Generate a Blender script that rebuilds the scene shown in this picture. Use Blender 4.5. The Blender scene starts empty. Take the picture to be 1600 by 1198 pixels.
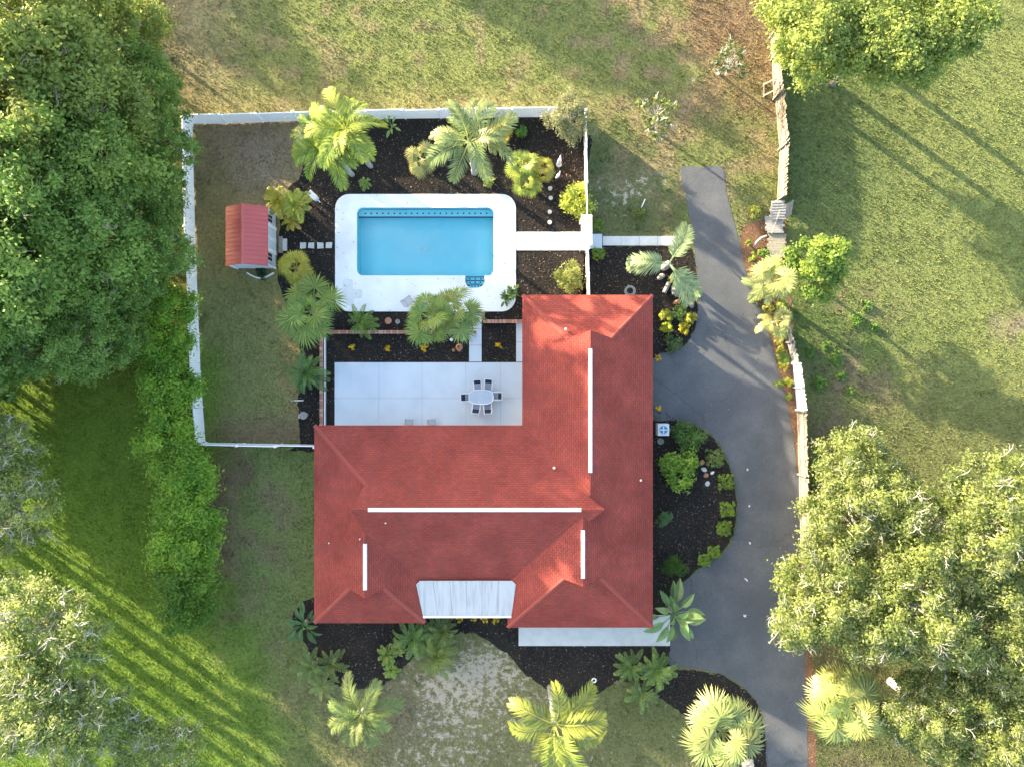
import bpy, math, random
import numpy as np
from mathutils import Vector, Matrix
from mathutils.geometry import tessellate_polygon

# ------------------------------------------------------------------ camera, sky, sun, exposure
SC = bpy.context.scene
H, PPM = 50.0, 22.0                       # drone height (m), ground pixels per metre of the 1600 px photograph
cam = bpy.data.cameras.new('camera'); camo = bpy.data.objects.new('camera', cam)
SC.collection.objects.link(camo); SC.camera = camo
camo.location = (0, 0, H); cam.sensor_width = 36; cam.lens = 18 / (800 / PPM / H); cam.clip_end = 3000
EL, AZ = math.radians(13.2), math.atan2(-0.81, 0.59)      # low sun in the upper left
W = bpy.data.worlds.new('World'); SC.world = W; W.use_nodes = True
nt = W.node_tree; bg = nt.nodes['Background']
sky = nt.nodes.new('ShaderNodeTexSky'); sky.sky_type = 'NISHITA'; sky.sun_disc = False
sky.sun_elevation = EL; sky.sun_rotation = AZ % (2 * math.pi); sky.ozone_density = 0.35; sky.dust_density = 2.0
nt.links.new(sky.outputs[0], bg.inputs[0]); bg.inputs[1].default_value = 0.15
sd = bpy.data.lights.new('sun', 'SUN'); so = bpy.data.objects.new('sun', sd); SC.collection.objects.link(so)
sd.energy = 4.3; sd.angle = math.radians(0.6); sd.color = (1, 0.83, 0.58)
sv = Vector((math.sin(AZ) * math.cos(EL), math.cos(AZ) * math.cos(EL), math.sin(EL)))
so.rotation_euler = sv.to_track_quat('Z', 'Y').to_euler(); so.location = sv * 80
SC.view_settings.view_transform = 'Standard'; SC.view_settings.look = 'None'
SC.view_settings.exposure = 2.6; SC.view_settings.gamma = 1
SC.render.engine = 'CYCLES'
SC.cycles.use_denoising = True
SC.cycles.max_bounces = 4; SC.cycles.diffuse_bounces = 3; SC.cycles.transparent_max_bounces = 12

# ------------------------------------------------------------------ helpers
COL = SC.collection
R = random.Random(7)
def P(px, py, z=0.0):
    k = (H - z) / H / PPM
    return ((px - 800) * k, (599 - py) * k, z)
def P2(px, py, z=0.0): return P(px, py, z)[:2]
def PX(pts, z=0.0): return [P2(a, b, z) for a, b in pts]
def smooth(pts, n=5):
    out = []; N = len(pts)
    for i in range(N):
        p0, p1, p2, p3 = (np.array(pts[(i + k - 1) % N], float) for k in range(4))
        for j in range(n):
            t = j / n
            out.append(tuple(0.5 * (2 * p1 + (p2 - p0) * t + (2 * p0 - 5 * p1 + 4 * p2 - p3) * t * t + (3 * p1 - p0 - 3 * p2 + p3) * t ** 3)))
    return out
def rrect(x0, y0, x1, y1, r, n=6):
    out = []
    for cx, cy, a0 in ((x1 - r, y1 - r, 0), (x0 + r, y1 - r, 90), (x0 + r, y0 + r, 180), (x1 - r, y0 + r, 270)):
        for j in range(n + 1):
            a = math.radians(a0 + 90 * j / n); out.append((cx + r * math.cos(a), cy + r * math.sin(a)))
    return out
def inpoly(x, y, poly):
    c = np.zeros(x.shape, bool); n = len(poly); j = n - 1
    for i in range(n):
        xi, yi = poly[i]; xj, yj = poly[j]
        if yi != yj:
            c ^= ((yi > y) != (yj > y)) & (x < (xj - xi) * (y - yi) / (yj - yi) + xi)
        j = i
    return c
def vnoise(x, y, s, seed):
    g = np.random.RandomState(seed).rand(128, 128)
    u, v = x / s + 1000, y / s + 1000
    i, j = np.floor(u).astype(int), np.floor(v).astype(int); a, b = u - i, v - j
    a = a * a * (3 - 2 * a); b = b * b * (3 - 2 * b)
    G = lambda p, q: g[p % 128, q % 128]
    return (G(i, j) * (1 - a) + G(i + 1, j) * a) * (1 - b) + (G(i, j + 1) * (1 - a) + G(i + 1, j + 1) * a) * b

def tag(o, label, cat=None, group=None, kind=None):
    if label: o['label'] = label
    if cat: o['category'] = cat
    if group: o['group'] = group
    if kind: o['kind'] = kind
    return o
def thing(name, label, cat, loc=(0, 0, 0), rz=0.0, group=None):
    o = bpy.data.objects.new(name, None); COL.objects.link(o); o.empty_display_size = 0.2
    o.location = loc; o.rotation_euler = (0, 0, rz)
    return tag(o, label, cat, group)
def link(name, me, parent=None, loc=(0, 0, 0), rot=(0, 0, 0), sc=(1, 1, 1), color=None):
    o = bpy.data.objects.new(name, me); COL.objects.link(o)
    o.location = loc; o.rotation_euler = rot; o.scale = sc
    if parent: o.parent = parent
    if color: o.color = (*color, 1)
    return o
class MB:
    def __init__(s): s.v = []; s.f = []
    def add(s, vs, fs):
        b = len(s.v); s.v += [tuple(p) for p in vs]; s.f += [tuple(b + i for i in f) for f in fs]; return s
    def box(s, c, d, rz=0.0, rx=0.0, ry=0.0):
        M = Matrix.Translation(c) @ Matrix.Rotation(rz, 4, 'Z') @ Matrix.Rotation(ry, 4, 'Y') @ Matrix.Rotation(rx, 4, 'X')
        vs = [M @ Vector((x * d[0] / 2, y * d[1] / 2, z * d[2] / 2)) for z in (-1, 1) for y in (-1, 1) for x in (-1, 1)]
        return s.add(vs, [(0, 2, 3, 1), (4, 5, 7, 6), (0, 1, 5, 4), (2, 6, 7, 3), (0, 4, 6, 2), (1, 3, 7, 5)])
    def beam(s, p, q, w, h):
        p, q = Vector(p), Vector(q); d = (q - p); L = d.length; d.normalize()
        up = Vector((0, 0, 1)) if abs(d.z) < .95 else Vector((0, 1, 0))
        a = d.cross(up).normalized(); b = a.cross(d)
        vs = [o + a * i * w / 2 + b * j * h / 2 for o in (p, q) for i, j in ((-1, -1), (1, -1), (1, 1), (-1, 1))]
        return s.add(vs, [(0, 1, 2, 3), (7, 6, 5, 4), (0, 4, 5, 1), (1, 5, 6, 2), (2, 6, 7, 3), (3, 7, 4, 0)])
    def tube(s, pts, rad, n=6):
        pts = [Vector(p) for p in pts]; vs = []; N = len(pts)
        for i, p in enumerate(pts):
            d = (pts[min(i + 1, N - 1)] - pts[max(i - 1, 0)]).normalized()
            up = Vector((0, 0, 1)) if abs(d.z) < .9 else Vector((1, 0, 0))
            a = d.cross(up).normalized(); b = a.cross(d); r = rad[i] if hasattr(rad, '__len__') else rad
            vs += [p + (a * math.cos(t) + b * math.sin(t)) * r for t in (2 * math.pi * k / n for k in range(n))]
        fs = [(i * n + k, i * n + (k + 1) % n, (i + 1) * n + (k + 1) % n, (i + 1) * n + k) for i in range(N - 1) for k in range(n)]
        fs += [tuple(range(n - 1, -1, -1)), tuple((N - 1) * n + k for k in range(n))]
        return s.add(vs, fs)
    def lathe(s, prof, c=(0, 0, 0), n=14):
        vs = [(c[0] + r * math.cos(2 * math.pi * k / n), c[1] + r * math.sin(2 * math.pi * k / n), c[2] + z) for r, z in prof for k in range(n)]
        fs = [(i * n + k, i * n + (k + 1) % n, (i + 1) * n + (k + 1) % n, (i + 1) * n + k) for i in range(len(prof) - 1) for k in range(n)]
        fs += [tuple(range(n - 1, -1, -1)), tuple((len(prof) - 1) * n + k for k in range(n))]
        return s.add(vs, fs)
    def ring(s, c, Ra, r, n=20, m=6):
        return s.tube([(c[0] + Ra * math.cos(2 * math.pi * k / n), c[1] + Ra * math.sin(2 * math.pi * k / n), c[2]) for k in range(n + 1)], r, m)
    def prism(s, poly, z0, z1, holes=()):
        loops = [poly] + list(holes); flat = [p for l in loops for p in l]; n = len(flat)
        tr = tessellate_polygon([[Vector((x, y, 0)) for x, y in l] for l in loops])
        vs = [(x, y, z1) for x, y in flat] + [(x, y, z0) for x, y in flat]; fs = []
        for a, b, c in tr:
            ax, ay = flat[a]; bx, by = flat[b]; cx, cy = flat[c]
            if (bx - ax) * (cy - ay) - (by - ay) * (cx - ax) < 0: b, c = c, b
            fs.append((a, b, c)); fs.append((n + a, n + c, n + b))
        o = 0
        for l in loops:
            m = len(l); fs += [(o + i, n + o + i, n + o + (i + 1) % m, o + (i + 1) % m) for i in range(m)]; o += m
        return s.add(vs, fs)
    def mesh(s, name, mat, smoothed=False):
        me = bpy.data.meshes.new(name); me.from_pydata(s.v, [], s.f); me.materials.append(mat)
        if smoothed: me.shade_smooth()
        return me
    def build(s, name, mat, parent=None, smoothed=False, **kw):
        return link(name, s.mesh(name, mat, smoothed), parent, **kw)
def np_mesh(name, V, n, mat, fv=None, vcol=None):
    """V: (F*n,3) unshared verts, n per face"""
    me = bpy.data.meshes.new(name); nv = len(V); nf = nv // n
    me.vertices.add(nv); me.vertices.foreach_set('co', V.astype(np.float32).ravel())
    me.loops.add(nv); me.loops.foreach_set('vertex_index', np.arange(nv, dtype=np.int32))
    me.polygons.add(nf); me.polygons.foreach_set('loop_start', np.arange(0, nv, n, dtype=np.int32))
    me.update(calc_edges=True); me.materials.append(mat)
    if fv is not None:
        a = me.attributes.new('v', 'FLOAT', 'FACE'); a.data.foreach_set('value', fv.astype(np.float32))
    if vcol is not None:
        a = me.attributes.new('Col', 'FLOAT_COLOR', 'POINT')
        a.data.foreach_set('color', np.c_[vcol, np.ones(nv)].astype(np.float32).ravel())
    return me

# ------------------------------------------------------------------ materials
def newmat(name):
    m = bpy.data.materials.new(name); m.use_nodes = True; t = m.node_tree
    return m, t, t.nodes['Principled BSDF'], t.links
def mk(name, c1, c2=None, scale=3.0, rough=.7, bump=0.0, bscale=None, spec=.3, detail=6, stretch=None, metal=0.0, c3=None, s3=.4):
    m, t, b, L = newmat(name)
    b.inputs['Roughness'].default_value = rough; b.inputs['Specular IOR Level'].default_value = spec; b.inputs['Metallic'].default_value = metal
    if c2 is None: c2 = tuple(x * .8 for x in c1)
    tc = t.nodes.new('ShaderNodeTexCoord'); src = tc.outputs['Object']
    if stretch:
        mp = t.nodes.new('ShaderNodeMapping'); mp.inputs['Scale'].default_value = stretch; L.new(src, mp.inputs[0]); src = mp.outputs[0]
    n = t.nodes.new('ShaderNodeTexNoise'); n.inputs['Scale'].default_value = scale; n.inputs['Detail'].default_value = detail; n.inputs['Roughness'].default_value = .65
    L.new(src, n.inputs['Vector'])
    r = t.nodes.new('ShaderNodeValToRGB'); r.color_ramp.elements[0].position = .35; r.color_ramp.elements[1].position = .68
    r.color_ramp.elements[0].color = (*c1, 1); r.color_ramp.elements[1].color = (*c2, 1)
    L.new(n.outputs['Fac'], r.inputs[0]); out = r.outputs[0]
    if c3:
        n3 = t.nodes.new('ShaderNodeTexNoise'); n3.inputs['Scale'].default_value = s3; n3.inputs['Detail'].default_value = 4; L.new(src, n3.inputs['Vector'])
        r3 = t.nodes.new('ShaderNodeValToRGB'); r3.color_ramp.elements[0].position = .48; r3.color_ramp.elements[1].position = .66
        L.new(n3.outputs['Fac'], r3.inputs[0])
        mx = t.nodes.new('ShaderNodeMix'); mx.data_type = 'RGBA'; mx.inputs[7].default_value = (*c3, 1)
        L.new(r3.outputs[0], mx.inputs[0]); L.new(out, mx.inputs[6]); out = mx.outputs[2]
    L.new(out, b.inputs['Base Color'])
    if bump:
        n2 = t.nodes.new('ShaderNodeTexNoise'); n2.inputs['Scale'].default_value = bscale or scale * 3; n2.inputs['Detail'].default_value = 5
        L.new(src, n2.inputs['Vector']); bp = t.nodes.new('ShaderNodeBump'); bp.inputs['Strength'].default_value = bump; bp.inputs['Distance'].default_value = .05
        L.new(n2.outputs['Fac'], bp.inputs['Height']); L.new(bp.outputs[0], b.inputs['Normal'])
    return m
def leafmat(name, trans=.35, rough=.5, spec=.35):
    m, t, b, L = newmat(name)
    oi = t.nodes.new('ShaderNodeObjectInfo'); at = t.nodes.new('ShaderNodeAttribute'); at.attribute_name = 'v'
    mr = t.nodes.new('ShaderNodeMapRange'); mr.inputs[3].default_value = .55; mr.inputs[4].default_value = 1.6; L.new(at.outputs['Fac'], mr.inputs[0])
    vm = t.nodes.new('ShaderNodeVectorMath'); vm.operation = 'SCALE'; L.new(oi.outputs['Color'], vm.inputs[0]); L.new(mr.outputs[0], vm.inputs['Scale'])
    hs = t.nodes.new('ShaderNodeHueSaturation'); L.new(vm.outputs[0], hs.inputs['Color'])
    m2 = t.nodes.new('ShaderNodeMapRange'); m2.inputs[3].default_value = .525; m2.inputs[4].default_value = .475; L.new(at.outputs['Fac'], m2.inputs[0]); L.new(m2.outputs[0], hs.inputs['Hue'])
    L.new(hs.outputs[0], b.inputs['Base Color']); b.inputs['Roughness'].default_value = rough; b.inputs['Specular IOR Level'].default_value = spec
    tr = t.nodes.new('ShaderNodeBsdfTranslucent'); L.new(hs.outputs[0], tr.inputs[0])
    mx = t.nodes.new('ShaderNodeMixShader'); mx.inputs[0].default_value = trans
    L.new(b.outputs[0], mx.inputs[1]); L.new(tr.outputs[0], mx.inputs[2]); L.new(mx.outputs[0], t.nodes['Material Output'].inputs[0])
    return m
M = {}
M['leaf'] = leafmat('leaf', .5); M['frond'] = leafmat('frond', .38, .45, .4)
M['bark'] = mk('bark', (.16, .13, .10), (.30, .27, .23), 6, .9, .6)
M['lichen'] = mk('lichen_bark', (.30, .29, .26), (.48, .47, .43), 6, .9, .5)
M['palmtrunk'] = mk('palm_trunk', (.26, .25, .24), (.42, .41, .39), 8, .9, .5, stretch=(1, 1, 6))
M['vinyl'] = mk('white_vinyl', (.80, .82, .84), (.85, .86, .87), 1.2, .45, spec=.4)
M['white'] = mk('white_paint', (.78, .79, .80), (.70, .71, .72), 2, .5)
M['deck'] = mk('white_deck_paint', (.80, .81, .82), (.74, .75, .77), .8, .6, .08, 20, c3=(.65, .66, .67), s3=.35)
M['patio'] = mk('patio_concrete', (.53, .58, .64), (.48, .53, .59), .7, .75, .1, 25, c3=(.56, .61, .66), s3=.3)
M['walk'] = mk('walkway_concrete', (.58, .58, .57), (.48, .48, .46), 1.2, .8, .1, 25)
M['asphalt'] = mk('asphalt', (.080, .085, .092), (.112, .117, .124), .5, .85, .5, 40, c3=(.075, .08, .09), s3=.22, detail=10)
M['soil'] = mk('mulch_soil', (.010, .0095, .009), (.032, .028, .025), 9, .95, .9, 30, spec=.15, c3=(.032, .026, .022), s3=.35)
M['litter'] = mk('leaf_litter', (.10, .058, .033), (.22, .125, .075), 7, .95, .8, 28, spec=.15)
M['brick'] = mk('brick', (.26, .10, .07), (.42, .22, .16), 5, .85, .4, 40)
M['woodgrey'] = mk('weathered_wood', (.22, .21, .20), (.38, .37, .35), 5, .9, .4, stretch=(1, 8, 1))
M['woodtan'] = mk('tan_wood', (.20, .175, .14), (.31, .265, .21), 5, .85, .3)
M['redmetal'] = mk('red_metal', (.42, .075, .07), (.48, .10, .09), .8, .38, spec=.5)
M['siding'] = mk('grey_siding', (.46, .50, .55), (.50, .54, .59), 2, .6)
M['glass'] = mk('dark_glass', (.02, .025, .03), (.03, .035, .04), 2, .08, spec=.6)
M['stucco'] = mk('house_wall', (.58, .52, .44), (.52, .46, .39), 4, .85, .3)
M['terracotta'] = mk('terracotta', (.45, .22, .13), (.36, .17, .10), 6, .8)
M['stone'] = mk('stone', (.27, .26, .245), (.19, .185, .175), 5, .9, .5)
M['palestone'] = mk('pale_stone', (.58, .56, .52), (.45, .43, .40), 6, .85, .4)
M['navy'] = mk('navy_sling', (.012, .02, .05), (.02, .03, .07), 30, .7)
M['greysling'] = mk('grey_sling', (.30, .33, .38), (.24, .27, .32), 30, .7)
M['metal'] = mk('grey_metal', (.30, .31, .33), (.36, .37, .39), 6, .4, metal=.6)
M['acgrey'] = mk('unit_grey', (.60, .63, .66), (.55, .58, .61), 4, .5)
M['fanblue'] = mk('fan_blue', (.05, .16, .30), (.07, .20, .36), 4, .4)
M['poolblue'] = mk('pool_plaster', (.40, .90, .95), (.33, .86, .94), .5, .6, c3=(.52, .93, .96), s3=.3)  # paler mottling puts soft light variation into the plaster colour
M['pooltile'] = mk('pool_tile', (.02, .07, .12), (.03, .10, .16), 10, .3)
M['greenpot'] = mk('green_pot', (.03, .10, .03), (.05, .14, .05), 8, .5)
M['hose'] = mk('hose', (.24, .26, .27), (.32, .34, .35), 8, .5)
def asphaltmat():
    m = M['asphalt']; t = m.node_tree; L = t.links; b = t.nodes['Principled BSDF']; src = b.inputs['Base Color'].links[0].from_socket; tc = t.nodes.new('ShaderNodeTexCoord')
    n0 = t.nodes.new('ShaderNodeTexNoise'); n0.inputs['Scale'].default_value = .8; L.new(tc.outputs['Object'], n0.inputs['Vector'])
    va = t.nodes.new('ShaderNodeVectorMath'); va.operation = 'MULTIPLY_ADD'; L.new(n0.outputs['Color'], va.inputs[0]); va.inputs[1].default_value = (1.6, 1.6, 0); L.new(tc.outputs['Object'], va.inputs[2])
    vo = t.nodes.new('ShaderNodeTexVoronoi'); vo.feature = 'DISTANCE_TO_EDGE'; vo.inputs['Scale'].default_value = .11; L.new(va.outputs[0], vo.inputs['Vector'])
    r = t.nodes.new('ShaderNodeMapRange'); r.inputs[1].default_value = .001; r.inputs[2].default_value = .006; r.inputs[3].default_value = .42; r.inputs[4].default_value = 0; L.new(vo.outputs['Distance'], r.inputs[0])
    v2 = t.nodes.new('ShaderNodeTexVoronoi'); v2.inputs['Scale'].default_value = .55; L.new(va.outputs[0], v2.inputs['Vector'])
    r2 = t.nodes.new('ShaderNodeMapRange'); r2.inputs[1].default_value = .05; r2.inputs[2].default_value = .13; r2.inputs[3].default_value = .3; r2.inputs[4].default_value = 0; L.new(v2.outputs['Distance'], r2.inputs[0])
    mm = t.nodes.new('ShaderNodeMath'); mm.operation = 'MAXIMUM'; L.new(r.outputs[0], mm.inputs[0]); L.new(r2.outputs[0], mm.inputs[1])
    ng = t.nodes.new('ShaderNodeTexNoise'); ng.inputs['Scale'].default_value = 14; ng.inputs['Detail'].default_value = 4; L.new(tc.outputs['Object'], ng.inputs['Vector'])
    rg = t.nodes.new('ShaderNodeMapRange'); rg.inputs[1].default_value = .3; rg.inputs[2].default_value = .7; rg.inputs[3].default_value = .85; rg.inputs[4].default_value = 1.15; L.new(ng.outputs[0], rg.inputs[0])
    sc = t.nodes.new('ShaderNodeVectorMath'); sc.operation = 'SCALE'; L.new(src, sc.inputs[0]); L.new(rg.outputs[0], sc.inputs['Scale'])
    mx = t.nodes.new('ShaderNodeMix'); mx.data_type = 'RGBA'; mx.inputs[7].default_value = (.05, .052, .055, 1); L.new(mm.outputs[0], mx.inputs[0]); L.new(sc.outputs[0], mx.inputs[6]); L.new(mx.outputs[2], b.inputs['Base Color'])
asphaltmat()
def porchmat():
    return mk('porch_panel', (.44, .46, .475), (.39, .41, .425), 1.6, .5, stretch=(3.2, .35, 1), c3=(.345, .36, .375), s3=1.6)
M['porch'] = porchmat()
def roofmat():
    m, t, b, L = newmat('red_shingle'); uv = t.nodes.new('ShaderNodeUVMap'); uv.uv_map = 'UVMap'
    br = t.nodes.new('ShaderNodeTexBrick'); L.new(uv.outputs[0], br.inputs['Vector'])
    for k, v in (('Scale', 1), ('Mortar Size', .012), ('Brick Width', .34), ('Row Height', .15), ('Mortar Smooth', .3), ('Bias', -.1)): br.inputs[k].default_value = v
    br.inputs['Color1'].default_value = (.305, .062, .046, 1); br.inputs['Color2'].default_value = (.230, .054, .044, 1); br.inputs['Mortar'].default_value = (.115, .034, .031, 1)
    n = t.nodes.new('ShaderNodeTexNoise'); n.inputs['Scale'].default_value = .45; n.inputs['Detail'].default_value = 8; L.new(uv.outputs[0], n.inputs['Vector'])
    n2 = t.nodes.new('ShaderNodeTexNoise'); n2.inputs['Scale'].default_value = 9; n2.inputs['Detail'].default_value = 3; L.new(uv.outputs[0], n2.inputs['Vector'])
    def mixc(fac, a, bcol, mode='MULTIPLY'):
        x = t.nodes.new('ShaderNodeMix'); x.data_type = 'RGBA'; x.blend_type = mode
        if hasattr(fac, 'links'): L.new(fac, x.inputs[0])
        else: x.inputs[0].default_value = fac
        L.new(a, x.inputs[6])
        if hasattr(bcol, 'links'): L.new(bcol, x.inputs[7])
        else: x.inputs[7].default_value = bcol
        return x.outputs[2]
    r1 = t.nodes.new('ShaderNodeMapRange'); r1.inputs[1].default_value = .35; r1.inputs[2].default_value = .7; r1.inputs[3].default_value = .82; r1.inputs[4].default_value = 1.14; L.new(n.outputs[0], r1.inputs[0])
    r2 = t.nodes.new('ShaderNodeMapRange'); r2.inputs[1].default_value = .55; r2.inputs[2].default_value = .72; L.new(n2.outputs[0], r2.inputs[0])
    c = mixc(r2.outputs[0], br.outputs[0], (.205, .076, .066, 1), 'MIX')
    c = mixc(1.0, c, r1.outputs[0])
    mp = t.nodes.new('ShaderNodeMapping'); mp.inputs['Scale'].default_value = (1.6, .22, 1); L.new(uv.outputs[0], mp.inputs[0])
    n4 = t.nodes.new('ShaderNodeTexNoise'); n4.inputs['Scale'].default_value = 1.0; n4.inputs['Detail'].default_value = 6; L.new(mp.outputs[0], n4.inputs['Vector'])
    r4 = t.nodes.new('ShaderNodeMapRange'); r4.inputs[1].default_value = .52; r4.inputs[2].default_value = .75; r4.inputs[4].default_value = .7; L.new(n4.outputs[0], r4.inputs[0])
    c = mixc(r4.outputs[0], c, (.19, .055, .046, 1), 'MIX')
    L.new(c, b.inputs['Base Color']); b.inputs['Roughness'].default_value = .85; b.inputs['Specular IOR Level'].default_value = .05
    bp = t.nodes.new('ShaderNodeBump'); bp.inputs['Strength'].default_value = .5; bp.inputs['Distance'].default_value = .03; bp.invert = True
    L.new(br.outputs['Fac'], bp.inputs['Height']); L.new(bp.outputs[0], b.inputs['Normal'])
    return m
M['roof'] = roofmat()
def watermat():
    m, t, b, L = newmat('pool_water'); t.nodes.remove(b)
    tr = t.nodes.new('ShaderNodeBsdfTransparent'); tr.inputs[0].default_value = (.90, .98, 1, 1)
    gl = t.nodes.new('ShaderNodeBsdfGlossy'); gl.inputs['Roughness'].default_value = .02
    fr = t.nodes.new('ShaderNodeFresnel'); fr.inputs[0].default_value = 1.33
    n = t.nodes.new('ShaderNodeTexNoise'); n.inputs['Scale'].default_value = 3.0
    bp = t.nodes.new('ShaderNodeBump'); bp.inputs['Strength'].default_value = .06; L.new(n.outputs[0], bp.inputs['Height'])
    L.new(bp.outputs[0], gl.inputs['Normal']); L.new(bp.outputs[0], fr.inputs['Normal'])
    mx = t.nodes.new('ShaderNodeMixShader'); L.new(fr.outputs[0], mx.inputs[0]); L.new(tr.outputs[0], mx.inputs[1]); L.new(gl.outputs[0], mx.inputs[2])
    L.new(mx.outputs[0], t.nodes['Material Output'].inputs[0]); return m
M['water'] = watermat()
def groundmat():
    m, t, b, L = newmat('lawn_ground'); tc = t.nodes.new('ShaderNodeTexCoord')
    a = t.nodes.new('ShaderNodeAttribute'); a.attribute_name = 'Col'; s = t.nodes.new('ShaderNodeAttribute'); s.attribute_name = 'sand'
    def noise(sc, det=6, rough=.65):
        n = t.nodes.new('ShaderNodeTexNoise'); n.inputs['Scale'].default_value = sc; n.inputs['Detail'].default_value = det; n.inputs['Roughness'].default_value = rough
        L.new(tc.outputs['Object'], n.inputs['Vector']); return n.outputs['Fac']
    def rng(x, a0, a1, b0, b1):
        r = t.nodes.new('ShaderNodeMapRange'); r.inputs[1].default_value = a0; r.inputs[2].default_value = a1; r.inputs[3].default_value = b0; r.inputs[4].default_value = b1; L.new(x, r.inputs[0]); return r.outputs[0]
    vm = t.nodes.new('ShaderNodeVectorMath'); vm.operation = 'SCALE'; L.new(a.outputs['Color'], vm.inputs[0]); L.new(rng(noise(5, 8, .75), .3, .7, .6, 1.4), vm.inputs['Scale'])
    ad = t.nodes.new('ShaderNodeMath'); ad.operation = 'ADD'; L.new(s.outputs['Fac'], ad.inputs[0]); L.new(rng(noise(1.9, 9, .8), .3, .7, -.6, .6), ad.inputs[1])
    mx = t.nodes.new('ShaderNodeMix'); mx.data_type = 'RGBA'; L.new(rng(ad.outputs[0], .45, .62, 0, 1), mx.inputs[0]); L.new(vm.outputs[0], mx.inputs[6])
    sc = t.nodes.new('ShaderNodeMix'); sc.data_type = 'RGBA'; L.new(noise(12, 4), sc.inputs[0]); sc.inputs[6].default_value = (.32, .265, .195, 1); sc.inputs[7].default_value = (.48, .41, .32, 1)
    L.new(sc.outputs[2], mx.inputs[7]); L.new(mx.outputs[2], b.inputs['Base Color'])
    b.inputs['Roughness'].default_value = .95; b.inputs['Specular IOR Level'].default_value = .1
    bp = t.nodes.new('ShaderNodeBump'); bp.inputs['Strength'].default_value = .9; bp.inputs['Distance'].default_value = .12; L.new(noise(6, 6, .72), bp.inputs['Height']); L.new(bp.outputs[0], b.inputs['Normal'])
    return m
M['ground'] = groundmat()
def colmat(name, trans):
    m, t, b, L = newmat(name); a = t.nodes.new('ShaderNodeAttribute'); a.attribute_name = 'Col'
    L.new(a.outputs['Color'], b.inputs['Base Color']); b.inputs['Roughness'].default_value = .8; b.inputs['Specular IOR Level'].default_value = .2
    if trans:
        tr = t.nodes.new('ShaderNodeBsdfTranslucent'); L.new(a.outputs['Color'], tr.inputs[0]); mx = t.nodes.new('ShaderNodeMixShader'); mx.inputs[0].default_value = trans
        L.new(b.outputs[0], mx.inputs[1]); L.new(tr.outputs[0], mx.inputs[2]); L.new(mx.outputs[0], t.nodes['Material Output'].inputs[0])
    return m
M['blade'] = colmat('grass_blade', .3); M['chip'] = colmat('chip', 0)

# ------------------------------------------------------------------ the ground
DRIVE = [(1064, 264), (1096, 262), (1128, 262), (1135, 300), (1145, 340), (1157, 385), (1165, 425), (1175, 455), (1192, 490), (1205, 535), (1216, 580), (1228, 625), (1239, 680), (1246, 740), (1250, 810),
         (1252, 900), (1256, 1000), (1260, 1100), (1262, 1200), (1264, 1330), (1198, 1330), (1197, 1200), (1195, 1140), (1187, 1105), (1165, 1076), (1130, 1054), (1090, 1044), (1047, 1038), (1047, 1008), (1047, 960), (1056, 922),
         (1098, 885), (1129, 864), (1147, 835), (1152, 790), (1145, 740), (1125, 695), (1100, 671), (1060, 656), (1010, 652), (1010, 580), (1030, 553), (1058, 548), (1078, 530), (1089, 500), (1090, 445), (1086, 400), (1080, 360), (1072, 310)]
BED_POOL = [(482, 193), (600, 186), (760, 184), (913, 190), (914, 300), (917, 470), (816, 520), (816, 700), (480, 705), (470, 690), (466, 620), (470, 545), (452, 490), (436, 440), (434, 400), (440, 335), (446, 300), (470, 275), (474, 230)]
BED_SIDE = [(917, 385), (985, 386), (1060, 384), (1082, 392), (1088, 430), (1090, 470), (1088, 505), (1076, 532), (1056, 547), (1028, 556), (1000, 566), (996, 500), (960, 490), (917, 490)]
BED_LOOP = [(1005, 655), (1060, 657), (1099, 672), (1123, 696), (1143, 740), (1150, 790), (1145, 834), (1127, 863), (1096, 884), (1055, 921), (1030, 960), (1000, 965)]
BED_FRONT = [(500, 930), (470, 943), (456, 972), (480, 1010), (496, 1046), (530, 1072), (575, 1076), (610, 1062), (640, 1032), (668, 1008), (714, 990), (748, 993), (792, 1022), (830, 1060), (872, 1083), (928, 1084), (968, 1062), (1000, 1076), (1040, 1096),
             (1070, 1120), (1092, 1160), (1105, 1230), (1196, 1230), (1194, 1140), (1186, 1106), (1164, 1078), (1129, 1056), (1090, 1046), (1050, 1042), (1047, 1000), (1030, 940), (800, 920), (640, 900)]
BED_FENCE = [(1160, 352), (1190, 345), (1218, 330), (1232, 380), (1236, 470), (1243, 560), (1252, 640), (1258, 740), (1262, 820), (1268, 1000), (1276, 1220), (1262, 1220), (1258, 1050), (1253, 900), (1251, 810), (1247, 740), (1240, 680), (1229, 625), (1217, 580), (1206, 535), (1193, 490), (1176, 455), (1166, 425), (1158, 385)]
DECK = [(524, 304), (806, 304), (806, 487), (524, 487)]
PATIO = [(523, 566), (820, 566), (820, 680), (523, 680)]
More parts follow.
